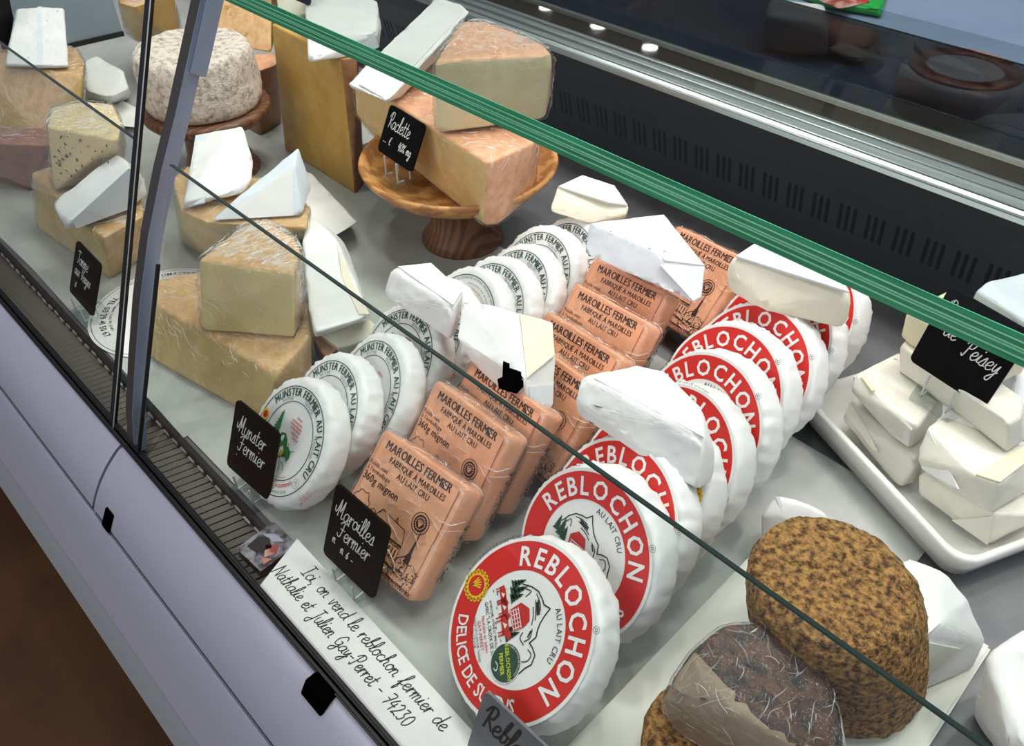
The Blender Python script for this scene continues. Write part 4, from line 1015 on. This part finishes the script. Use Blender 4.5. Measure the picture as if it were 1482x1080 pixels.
parcel([(-0.9313,0.5036,0.03),(-0.9006,0.5074,0.03),(-0.7589,0.4772,0.03),(-0.7529,0.4408,0.03),(-0.7812,0.4142,0.03),(-0.7701,0.4842,0.022),(-0.7628,0.4464,0.022),(-0.8246,0.4372,0),(-0.9831,0.5316,0),(-0.8087,0.4959,0)], 'flat white wrapped wedge with dark lower edge beside the pedestal stem', bevel=.002)
parcel([(-0.7118,0.3741,0.075),(-0.7503,0.4073,0.075),(-0.7248,0.4078,0.075),(-0.6839,0.4005,0.075),(-0.6031,0.3645,0.075),(-0.5468,0.3431,0.075),(-0.5637,0.2894,0.075),(-0.5969,0.3047,0.075),(-0.5726,0.359,0.05),(-0.5845,0.2995,0.05),(-0.6838,0.3526,0.03),(-0.7335,0.441,0.03)], 'large flat white wrapped wedge leaning behind the film-wrapped stack',
       folds=[([(-0.6765,0.3962,0.075),(-0.6026,0.3633,0.075),(-0.5491,0.3439,0.075),(-0.5562,0.3367,0.075),(-0.616,0.36,0.075)],(0,0,1), 'paper_cream')])
parcel([(-0.5926,0.3091,0.045),(-0.5903,0.321,0.045),(-0.5768,0.3606,0.045),(-0.5645,0.3601,0.045),(-0.5544,0.3473,0.04),(-0.5665,0.3134,0.04),(-0.6277,0.3248,0),(-0.5944,0.3264,0),(-0.5823,0.3628,0)], 'cream wrapped wedge below the large flat white wedge', 'paper_cream')
cheese([(-0.6127,0.3116,0.03),(-0.6093,0.3247,0.03),(-0.5753,0.3196,0.03),(-0.5728,0.2993,0.03),(-0.633,0.3195,0),(-0.5979,0.3307,0),(-0.5955,0.3095,0)], 'small orange-brown wedge behind the foremost round green-printed packs', 'rind_brown', 'rind_orange', up, 0)
cheese([(-0.7456,0.2103,0.055),(-0.7818,0.2347,0.055),(-0.7634,0.2737,0.055),(-0.6964,0.3271,0.055),(-0.6304,0.3242,0.055),(-0.5875,0.2985,0.055),(-0.5588,0.2404,0.055),(-0.7361,0.1837,0),(-0.6096,0.2094,0),(-0.5713,0.2236,0),(-0.5778,0.282,0),(-0.6592,0.3264,0)], 'large film-wrapped pale wedge on the paper, lower of the stacked pair', 'cut_cheese', 'rind_tan', lambda n, c: n.z > .6 or n.x > .75, 1.0)
cheese([(-0.6702,0.2415,0.13),(-0.6953,0.3031,0.13),(-0.6874,0.326,0.13),(-0.6416,0.3288,0.13),(-0.6157,0.3204,0.13),(-0.5871,0.2938,0.13),(-0.667,0.2212,0.0565),(-0.5923,0.2818,0.0565),(-0.6183,0.3088,0.0565),(-0.6825,0.2852,0.0565)], 'film-wrapped pale block, upper of the stacked pair', 'cut_pale', 'rind_tan', lambda n, c: n.z > .5 or n.y > .3, 1.6)
t = thing('paper_disc', 'round white printed paper lying half under the large film-wrapped wedge', 'paper', (-.80, .235, .0012))
finish('sheet', lathe_bm([(0, .0012), (.082, .0012), (.082, .0018), (0, .0018)], 72, (-.80, .235, 0)), 'paper', t, smooth=False)
p = Print(); p.disc((0, 0), .079, 'ink_green', .0009, 72, .0784)
p.arc('FROMAGERIE DE MONTAGNE - LAIT CRU', .069, 100, .008, 'ink_black', .0009, .01); p.arc('TEL 03 29 41 50 67', .070, 238, .0095, 'ink_black', .0009, .012, inside=True)
p.arc('livraison tous les jours', .060, 238, .006, 'ink_black', .0009, 0, inside=True); p.arc('SAVEURS DES VOSGES', .073, 178, .004, 'ink_black', .0009)
p.line('Fromages', -.030, .012, .012, 'ink_red', .0009, .02); p.line('fermiers', -.032, -.006, .009, 'ink_black', .0009, .01)
p.build('printed_text', t)

# ---------------------------------------------------------------- wooden pedestal bowl with the cut half wheel
c1 = (-.677, .577)
t = thing('pedestal_bowl', 'round acacia wood bowl on a pedestal foot, carrying the film-wrapped cheese halves', 'bowl', (c1[0], c1[1], 0))
finish('bowl', lathe_bm([(0, .068), (.035, .068), (.075, .076), (.102, .09), (.115, .104), (.118, .11), (.1165, .113), (.112, .112), (.104, .103), (.085, .094), (.05, .088), (0, .0865)], 96, (*c1, 0)), 'wood', t)
finish('foot', lathe_bm([(0, 0), (.050, 0), (.0515, .004), (.046, .012), (.038, .028), (.036, .045), (.040, .060), (.046, .069), (0, .069)], 64, (*c1, 0)), 'wood_dark', t)
cheese([(-0.8296,0.5465,0.172),(-0.7328,0.5385,0.172),(-0.6448,0.528,0.172),(-0.5571,0.5131,0.172),(-0.5584,0.5858,0.172),(-0.5939,0.6038,0.172),(-0.7131,0.6416,0.172),(-0.8112,0.649,0.172),(-0.8602,0.5991,0.172),(-0.8412,0.5497,0.118),(-0.8011,0.5503,0.1),(-0.5709,0.5176,0.09),(-0.5613,0.5314,0.09),(-0.5738,0.5937,0.092),(-0.5973,0.6244,0.1),(-0.8584,0.7074,0.1)],
       'cut half wheel with orange rind lying in the wooden bowl, lower of the two', 'cut_raclette', 'rind_orange', lambda n, c: n.z > .5 or n.x > .35, 1.2, 'cheese_half_wheel', .004)
cheese([(-0.6383,0.5183,0.252),(-0.7074,0.6145,0.252),(-0.6891,0.6331,0.252),(-0.6286,0.6344,0.252),(-0.5896,0.6289,0.252),(-0.5699,0.6187,0.25),(-0.6398,0.5142,0.176),(-0.6121,0.5588,0.176),(-0.5792,0.6199,0.178),(-0.5957,0.6455,0.19),(-0.7034,0.6668,0.176)],
       'film-wrapped cheese wedge with orange rind on top of the half wheel in the bowl', 'cut_cream', 'rind_orange', lambda n, c: n.z > .5 or n.y > .3, 1.6, 'cheese_wedge', .004)
parcel([(-0.8033,0.5195,0.18),(-0.719,0.5125,0.186),(-0.7668,0.6821,0.232),(-0.7961,0.695,0.232),(-0.8502,0.7005,0.226),(-0.8014,0.5221,0.174),(-0.7392,0.5468,0.174),(-0.7605,0.6368,0.2),(-0.7972,0.6852,0.205)], 'long white wrapped wedge sloping on the half wheel in the bowl', bevel=.002,
       folds=[([(-0.7847,0.5231,0.1829),(-0.7281,0.5158,0.1861),(-0.7732,0.6789,0.2304),(-0.827,0.69,0.2286)],(-0.0916,-0.2846,0.9543), None)])

# ---------------------------------------------------------------- white wrapped wedges riding on the rows
parcel([(-0.5273,0.3591,0.134),(-0.5064,0.3917,0.134),(-0.4771,0.3883,0.134),(-0.4509,0.3833,0.134),(-0.4399,0.3613,0.134),(-0.5276,0.3492,0.112),(-0.5213,0.3457,0.11),(-0.4384,0.3508,0.105),(-0.4363,0.3571,0.105),(-0.4542,0.3818,0.112),(-0.5238,0.3922,0.11)], 'small white wrapped block on the green-printed round packs',
       folds=[([(-0.5228,0.3653,0.134),(-0.5055,0.3909,0.134),(-0.4522,0.382,0.134),(-0.4426,0.3629,0.134)],(0,0,1), None)])
t = parcel([(-0.442,0.373,0.135),(-0.4206,0.3838,0.137),(-0.3937,0.3944,0.137),(-0.3709,0.4148,0.128),(-0.3505,0.3966,0.112),(-0.3295,0.3731,0.085),(-0.3244,0.3537,0.08),(-0.3322,0.35,0.082),(-0.4004,0.3474,0.1),(-0.4228,0.3484,0.118),(-0.3498,0.3574,0.112)], 'upright white wrapped wedge between round and orange packs, black tag on it',
       folds=[([(-0.3918,0.3941,0.136),(-0.3706,0.4128,0.1277),(-0.3493,0.3935,0.1154),(-0.3485,0.3594,0.1116)],(0.4336,-0.091,0.8965), 'paper_cream'), ([(-0.3449,0.3575,0.1058),(-0.3389,0.3817,0.0964),(-0.3305,0.3724,0.0864),(-0.3251,0.3543,0.0807),(-0.329,0.3483,0.0862)],(0.7853,0.0452,0.6175), 'paper_blue')])
parcel([(-0.5289,0.5877,0.129),(-0.5259,0.6255,0.129),(-0.4851,0.6323,0.129),(-0.4484,0.6122,0.129),(-0.4443,0.6037,0.122),(-0.5212,0.5683,0.114),(-0.5169,0.5661,0.11),(-0.4747,0.58,0.108),(-0.4538,0.615,0.108),(-0.5206,0.6067,0.107)], 'rearmost white wrapped half round on the green-printed packs, below the bowl', 'paper_cream',
       folds=[([(-0.5259,0.5866,0.129),(-0.5238,0.6232,0.129),(-0.4846,0.6306,0.129),(-0.449,0.6096,0.129),(-0.4668,0.5994,0.129)],(0,0,1), 'paper')])
parcel([(-0.441,0.5397,0.142),(-0.4153,0.5739,0.144),(-0.3974,0.6014,0.144),(-0.3248,0.5725,0.132),(-0.3128,0.5556,0.112),(-0.3145,0.5455,0.11),(-0.4329,0.5257,0.117),(-0.4392,0.536,0.127),(-0.3686,0.5517,0.137),(-0.3741,0.5445,0.11)], 'white parcel with a folded triangular end on the rear orange packs', 'paper_blue',
       folds=[([(-0.4155,0.5743,0.143),(-0.3972,0.6001,0.1438),(-0.3263,0.5723,0.1322),(-0.3561,0.5511,0.1332)],(0.1174,-0.115,0.9864), 'paper'), ([(-0.3581,0.547,0.1295),(-0.3251,0.5709,0.1311),(-0.3125,0.5525,0.1137),(-0.3157,0.5459,0.1108)],(0.3345,-0.5148,0.7894), None)])
parcel([(-0.2955,0.5676,0.16),(-0.2946,0.6117,0.16),(-0.2589,0.6188,0.16),(-0.2172,0.6109,0.16),(-0.1957,0.5938,0.158),(-0.2995,0.5622,0.148),(-0.2916,0.56,0.128),(-0.2558,0.5597,0.125),(-0.191,0.5904,0.123),(-0.1953,0.6051,0.13),(-0.2629,0.6294,0.124)], 'cream-edged white wrapped wedge on the rearmost red-ringed packs', 'paper_cream',
       folds=[([(-0.294,0.5675,0.16),(-0.2933,0.6097,0.16),(-0.2578,0.6169,0.16),(-0.2175,0.6091,0.16),(-0.1969,0.5902,0.16)],(0,0,1), 'paper_blue')])
parcel([(-0.2931,0.3605,0.15),(-0.269,0.3987,0.152),(-0.2493,0.4086,0.152),(-0.2061,0.3967,0.152),(-0.1875,0.3765,0.146),(-0.2869,0.3485,0.136),(-0.284,0.3479,0.122),(-0.241,0.3525,0.118),(-0.177,0.36,0.112),(-0.1732,0.3753,0.114),(-0.1806,0.3849,0.132),(-0.2732,0.418,0.114)], 'large white wrapped wedge lying across the red-ringed round packs', 'paper',
       folds=[([(-0.2828,0.3655,0.1499),(-0.2681,0.3976,0.1519),(-0.2489,0.4072,0.1517),(-0.2076,0.3978,0.1488),(-0.1901,0.3775,0.1462)],(0.0505,-0.0837,0.9952), None)])
bm = bmesh.new()
T = [Vector(q) for q in [(-0.3719,0.3549,0.118),(-0.3658,0.3562,0.118),(-0.3637,0.3541,0.116),(-0.3544,0.3613,0.112),(-0.3476,0.3545,0.106),(-0.3468,0.3464,0.104),(-0.3574,0.3361,0.11),(-0.3639,0.3407,0.112),(-0.3621,0.3446,0.113)]]
nn = (T[3]-T[0]).cross(T[6]-T[0]).normalized()
tag(finish('price_tag', plate_bm([q+nn*0 for q in T], nn if nn.dot(Vector((0, 0, .57))-T[0]) > 0 else -nn, .002), 'slot_black', smooth=False), 'small black tag stuck on the upright white wrapped wedge', 'tag')

# ---------------------------------------------------------------- right: butter packs in the white dish
YA = math.radians(-23.7)
E1 = Vector((math.cos(YA), math.sin(YA), 0)); E2 = Vector((-E1.y, E1.x, 0)); T0 = Vector((-0.0175,0.5049,0.034)); T0.z = 0
t = thing('white_dish', 'white ceramic rectangular dish with raised rim holding the butter packs', 'dish', T0-E1*.09+E2*.1)
def dish_ring(ins, z, r):
    Lx, Ly = .215, .25; pts = []
    for cx, cy, a0 in ((-ins-r, ins+r, 270), (-ins-r, Ly-ins-r, 0), (-Lx+ins+r, Ly-ins-r, 90), (-Lx+ins+r, ins+r, 180)):
        for k in range(7):
            a = math.radians(a0+15*k); q = T0+E1*(cx+r*math.cos(a))+E2*(cy+r*math.sin(a)); pts.append((q.x, q.y, z))
    return pts
bm = bmesh.new(); R_ = [[bm.verts.new(q) for q in dish_ring(i, z, r)] for i, z, r in ((.022, .0005, .012), (.008, .006, .016), (.001, .026, .02), (0, .034, .02), (.002, .0365, .02), (.006, .0355, .018), (.009, .026, .016), (.018, .0085, .012), (.026, .0065, .01))]
for a, b in zip(R_, R_[1:]):
    for i in range(28): bm.faces.new((a[i], a[(i+1) % 28], b[(i+1) % 28], b[i]))
bm.faces.new(R_[0][::-1]); bm.faces.new(R_[-1])
bmesh.ops.recalc_face_normals(bm, faces=bm.faces[:])
finish('dish', bm, 'ceramic', t)
BG = 'wrapped butter blocks in the white dish'
def butter(pts, label, m='butter_paper', folds=()): return parcel(pts, label, m, folds, BG, 'butter_pack', 'butter', .003, .0011)
butter([(-0.1692,0.6054,0.043),(-0.1639,0.6375,0.043),(-0.0998,0.6193,0.043),(-0.0902,0.5787,0.043),(-0.1664,0.592,0.03),(-0.0939,0.5692,0.012),(-0.0858,0.5854,0.012),(-0.0919,0.626,0.012),(-0.1658,0.6315,0.009)], 'wrapped butter block lowest at the left side of the dish',
       folds=[([(-0.1655,0.5958,0.0343),(-0.1676,0.6042,0.0423),(-0.1476,0.5934,0.0381),(-0.1222,0.5774,0.0304),(-0.1288,0.5783,0.029)],(-0.2372,-0.7012,0.6724), None)])
butter([(-0.1709,0.5967,0.082),(-0.1565,0.6545,0.082),(-0.1023,0.6257,0.082),(-0.1019,0.5699,0.08),(-0.1685,0.5878,0.07),(-0.1021,0.5833,0.046),(-0.0999,0.5971,0.046),(-0.0997,0.6461,0.046),(-0.1642,0.6342,0.045)], 'wrapped butter block upper at the left of the dish, beside the clear card stand',
       folds=[([(-0.1711,0.5986,0.0772),(-0.1048,0.5727,0.0758),(-0.1028,0.582,0.0499),(-0.1222,0.5923,0.0434),(-0.1708,0.6081,0.0525)],(-0.3483,-0.8734,-0.3403), 'paper'), ([(-0.1644,0.5945,0.0818),(-0.1635,0.5979,0.0818),(-0.1478,0.588,0.0813),(-0.1494,0.585,0.0814)],(0.0264,-0.0066,0.9996), 'butter_paper_cream')])
butter([(-0.0788,0.5657,0.045),(-0.0764,0.5936,0.045),(-0.0045,0.6073,0.045),(0.0003,0.5869,0.045),(-0.0212,0.5651,0.045),(-0.0849,0.5695,0.035),(-0.0792,0.5754,0.012),(-0.0144,0.5641,0.01),(0.0051,0.6205,0.01),(-0.0133,0.6392,0.01)], 'wrapped butter block lowest at the front corner of the dish',
       folds=[([(-0.0455,0.5646,0.0168),(-0.0217,0.5651,0.0436),(-0.014,0.5642,0.0132)],(-0.0099,-0.9996,0.0265), 'butter_paper')])
butter([(-0.0964,0.5784,0.082),(-0.0932,0.6013,0.082),(-0.0438,0.6063,0.082),(-0.0231,0.6164,0.082),(-0.029,0.5578,0.082),(-0.0453,0.5522,0.082),(-0.0914,0.5624,0.06),(-0.0848,0.5621,0.05),(-0.0238,0.5602,0.047),(-0.0086,0.6152,0.048)], 'wrapped butter block with cream end on top at the front of the dish',
       folds=[([(-0.0936,0.5767,0.0812),(-0.0922,0.5703,0.0636),(-0.083,0.5621,0.0532),(-0.0508,0.5494,0.0647)],(-0.4387,-0.855,0.2766), 'paper'), ([(-0.0459,0.5536,0.082),(-0.0374,0.5901,0.082),(-0.0308,0.6108,0.082),(-0.0239,0.5924,0.082),(-0.0296,0.5592,0.082)],(0,0,1), 'butter_paper_cream')])
butter([(-0.1525,0.6218,0.112),(-0.1498,0.6544,0.112),(-0.0503,0.6303,0.112),(-0.043,0.6052,0.112),(-0.0468,0.5905,0.112),(-0.1447,0.6243,0.083),(-0.0381,0.5935,0.083),(-0.0319,0.617,0.083),(-0.1437,0.677,0.083)], 'long cream butter block behind the foot of the slate card', 'butter_paper')
butter([(-0.1589,0.6284,0.142),(-0.1553,0.6403,0.142),(-0.1458,0.6885,0.142),(-0.0795,0.6757,0.142),(-0.0672,0.6429,0.142),(-0.0801,0.6177,0.142),(-0.1565,0.6307,0.113),(-0.1454,0.6246,0.113),(-0.0716,0.6247,0.113),(-0.0615,0.659,0.113),(-0.1392,0.7152,0.113)], 'topmost cream butter block, its corner showing left of the slate card', 'butter_paper_cream')
def down(pts, z): return list(pts)+[(x, y, z) for x, y, _ in pts]
butter(down([(-0.1328,0.7192,0.13),(-0.1307,0.7332,0.134),(-0.1097,0.7778,0.134),(-0.0802,0.7799,0.134),(-0.0605,0.6951,0.13),(-0.0958,0.7154,0.125),(-0.1302,0.7421,0.11),(-0.0697,0.7236,0.1),(-0.083,0.8123,0.1)], .016), 'bluish white wrapped block behind the slate card at the right edge', 'paper_blue')
butter([(-0.0655,0.6507,0.1),(-0.0716,0.669,0.112),(-0.0679,0.7051,0.112),(-0.0322,0.6694,0.11),(-0.0178,0.622,0.09),(-0.0377,0.6098,0.084),(-0.057,0.6354,0.088),(-0.0261,0.6269,0.08)], 'crumpled white wrapped block right of the slate card', 'paper_blue')

# ---------------------------------------------------------------- right front: brown rinded cheeses on the white board
bm = box_bm(-.146, .026, .16, .475, .0015, .012, bevel=.002)
tag(finish('serving_board', bm, 'board_white', smooth=False), 'white board on the deck under the brown crusted cheeses', 'board')
def crust(pts_prof, c, seed, tiltx, tilty, amp, shear=0):
    bm = lathe_bm(pts_prof, 110)
    bmesh.ops.subdivide_edges(bm, edges=[e for e in bm.edges if e.calc_length() > .0045], cuts=2, use_grid_fill=True)
    bmesh.ops.triangulate(bm, faces=bm.faces[:])
    bm.normal_update()
    for v, n in [(v, v.normal.copy()) for v in bm.verts]:
        q = v.co+Vector((seed, 0, 0))
        d = .5*noise.noise(q*22)+.5*noise.noise(q*55)+.5*noise.noise(q*130)+.55*noise.noise(q*280)-.5*max(0, noise.noise(q*200)-.15)
        v.co += n*amp*d
    for v in bm.verts: v.co += RIGHT*(-v.co.z*shear)
    bmesh.ops.transform(bm, matrix=Matrix.Translation(c) @ Matrix.Rotation(tiltx, 4, 'X') @ Matrix.Rotation(tilty, 4, 'Y'), verts=bm.verts[:])
    return bm
cb = (-0.0752,0.3552,0.125)
cr = crust([(0, -.115), (.03, -.115), (.05, -.115), (.056, -.11), (.0585, -.1), (.0595, -.08), (.059, -.06), (.058, -.04), (.0565, -.024), (.054, -.013), (.049, -.005), (.04, -.001), (.03, .0), (.015, .0), (0, .0)], (cb[0]+.004, cb[1], .127), 3, .0, .0, .0024, .32)
tag(finish('crusted_cheese', cr, 'crumb_crust'), 'tall round cheese with rough golden brown crumbly crust on the white board', 'cheese')
FP = [(-0.1097,0.2643,0.098),(-0.1059,0.2892,0.104),(-0.0898,0.3046,0.106),(-0.0659,0.3141,0.104),(-0.0373,0.3062,0.098),(-0.0113,0.2803,0.092),(-0.035,0.2542,0.098),(-0.0629,0.2544,0.1),(-0.1121,0.2414,0.07),(-0.1066,0.2412,0.05),(-0.0925,0.242,0.035),(-0.0325,0.2541,0.035),(-0.0109,0.3,0.035),(-0.0249,0.3271,0.04),(-0.086,0.3471,0.035)]
cheese(FP, 'film-wrapped cut cheese with dark brown rind and grey-beige face on the white board', 'grey_cut', 'dark_rind', lambda n, c: n.y > -.42, .3, 'cut_round_cheese', .005, .0003, res=.004)
tag(finish('crusted_piece', crust([(0, -.03), (.04, -.03), (.05, -.02), (.05, -.005), (.044, 0), (0, .001)], ((-0.069,0.2563,0.03)[0], (-0.069,0.2563,0.03)[1], .043), 8, 0, 0, .002), 'crumb_crust'), 'low crusted round cheese under the film-wrapped cut cheese at the bottom edge', 'cheese')
parcel([(-0.154,0.4273,0.05),(-0.1512,0.4423,0.062),(-0.1376,0.4478,0.064),(-0.115,0.4578,0.06),(-0.102,0.4579,0.05),(-0.1453,0.4298,0.012),(-0.0959,0.4703,0.012),(-0.1445,0.4818,0.012),(-0.1273,0.4369,0.05)], 'white crumpled wrapper peeping out behind the tall crusted cheese', bevel=.006,
       folds=[([(-0.1506,0.4417,0.0613),(-0.1476,0.443,0.0611),(-0.1389,0.4397,0.0544),(-0.1406,0.4379,0.0536)],(0.3077,-0.6293,0.7137), 'paper_blue')])
parcel([(-0.0531,0.4296,0.08),(-0.0465,0.4446,0.08),(-0.0246,0.4524,0.078),(-0.0029,0.4499,0.07),(0.0206,0.45,0.04),(0.0229,0.446,0.014),(0.0006,0.3929,0.013),(-0.0249,0.3963,0.06),(-0.0444,0.4245,0.08),(-0.0073,0.4117,0.078),(-0.0102,0.3977,0.072),(-0.0363,0.4745,0.013),(0.0042,0.4813,0.013),(-0.0318,0.4129,0.05)], 'white wrapped round with a penned mark, right of the tall crusted cheese', bevel=.006, amp=.0022,
       folds=[([(-0.0507,0.4289,0.0799),(-0.0457,0.443,0.0799),(-0.0278,0.4303,0.0791),(-0.0085,0.4112,0.078),(-0.011,0.395,0.0779),(-0.0329,0.4097,0.0789)],(0.0373,-0.0163,0.9992), None), ([(-0.0102,0.3969,0.0703),(0.0085,0.427,0.0476),(-0.0008,0.3931,0.0198)],(0.8923,-0.4064,0.1965), 'butter_paper')])
pen = [o for o in bpy.data.objects if o.get('label', '').startswith('white wrapped round with a penned')][0]
PP, PN = [(-0.0194,0.4065,0.0784),(-0.0176,0.415,0.0784),(-0.0146,0.4027,0.0781)],(0.0373,-0.0163,0.9992)
PN = Vector(PN); ux = (Vector(PP[1])-Vector(PP[0])).normalized(); uy = PN.cross(ux).normalized()
PM = Matrix((ux, uy, PN)).transposed().to_4x4(); PM.translation = Vector(PP[0])+PN*.0016-pen.location
p = Print(); p.hand('6', 0, -.003, .0045, .0005, 'ink_black', 0); p.build('pen_mark', pen, PM)
parcel([(0.0216,0.4114,0.075),(0.0249,0.4252,0.082),(0.0357,0.4517,0.085),(0.066,0.4444,0.08),(0.0851,0.389,0.06),(0.0628,0.3722,0.06),(0.0326,0.4128,0.03),(0.0475,0.4124,0.0015),(0.0821,0.395,0.0015),(0.0966,0.4288,0.0015),(0.052,0.4751,0.0015)]+[(x, y, .0015) for x, y, _ in [(0.0368,0.4186,0.075),(0.0441,0.4399,0.075),(0.0669,0.4357,0.075)]], 'white wrapped round at the right bottom corner', bevel=.008, amp=.0022,
       folds=[([(0.0336,0.4119,0.0347),(0.0544,0.3998,0.0672),(0.0671,0.3961,0.058),(0.0577,0.4063,0.006)],(-0.3535,-0.928,-0.1176), 'butter_paper')])

# ---------------------------------------------------------------- odds and ends
for lab, c, s in (('black clip on the seam of the front panels, left of the handwritten strip', (-0.6054,0.0642,-0.046), (.016, .004, .014)), ('black clip gripping the rail below the handwritten strip', (-0.3031,0.1003,-0.004), (.026, .012, .010))):
    bm = hull_bm([(c[0]+sx*s[0]/2, c[1]+sy*(s[1]/2)+.35*sz*s[2], c[2]+sz*s[2]*.6) for sx in (-1, 1) for sy in (-1, 1) for sz in (-1, 1)], .0015, 2, .02, 0)
    tag(finish('black_clip', bm, 'slot_black'), lab, 'clip')
dv = bmesh.new()
A, B = Vector((-1.6744,0.4888,0)), Vector((-1.6653,0.5891,0)); d = (B-A).normalized()
A = A-d*.3; n = Vector((-d.y, d.x, 0))*.004
for pz in (0, .16):
    for q in (A-n, B-n, B+n, A+n): dv.verts.new((q.x, q.y, pz))
dv.verts.ensure_lookup_table(); V = dv.verts
for f in ((3, 2, 1, 0), (4, 5, 6, 7), (0, 1, 5, 4), (1, 2, 6, 5), (2, 3, 7, 6), (3, 0, 4, 7)): dv.faces.new([V[i] for i in f])
t = thing('case_divider', 'grey upright divider panel at the far left end, behind the white slab', 'divider', (A.x, A.y, 0))
finish('panel', dv, 'grey_divider', t, smooth=False)
db = bmesh.new()
for q in (A-n*2.2, B-n*2.2, B+n*2.2, A+n*2.2):
    for pz in (0, .008): db.verts.new((q.x, q.y, pz))
bmesh.ops.convex_hull(db, input=db.verts[:])
finish('foot_rail', db, 'black_rubber', t, smooth=False)
t = thing('checked_cloth', 'red and white checked cloth hanging at the top left corner', 'cloth', (-1.7741,0.4493,0.06))
o0 = Vector((-1.7202,0.5041,0.06)); ex = (Vector((-1.8459,0.3763,0.06))-o0).normalized(); ey = Vector((0, 0, 1))
bmw = bmesh.new(); bmr = bmesh.new()
for i in range(26):
    for j in range(10):
        q = o0+ex*(i*.012)+ey*(j*.012)
        b = bmr if (i+j) % 2 == 0 or (i % 2 == 0 and j % 2 == 0) else bmw
        wv = lambda k: ex.cross(ey)*(.006*math.sin((i+k)*.7))
        b.faces.new([b.verts.new(v) for v in (q+wv(0), q+ex*.012+wv(1), q+ex*.012+ey*.012+wv(1), q+ey*.012+wv(0))])
finish('red_squares', bmr, 'red_check', t, smooth=False); finish('white_squares', bmw, 'paper', t, smooth=False)
card('slate card edge behind the white slab at the top left corner', (-1.4505,0.3401,0.1), .2, -.9, .04, .07, [], .005, stand=False)
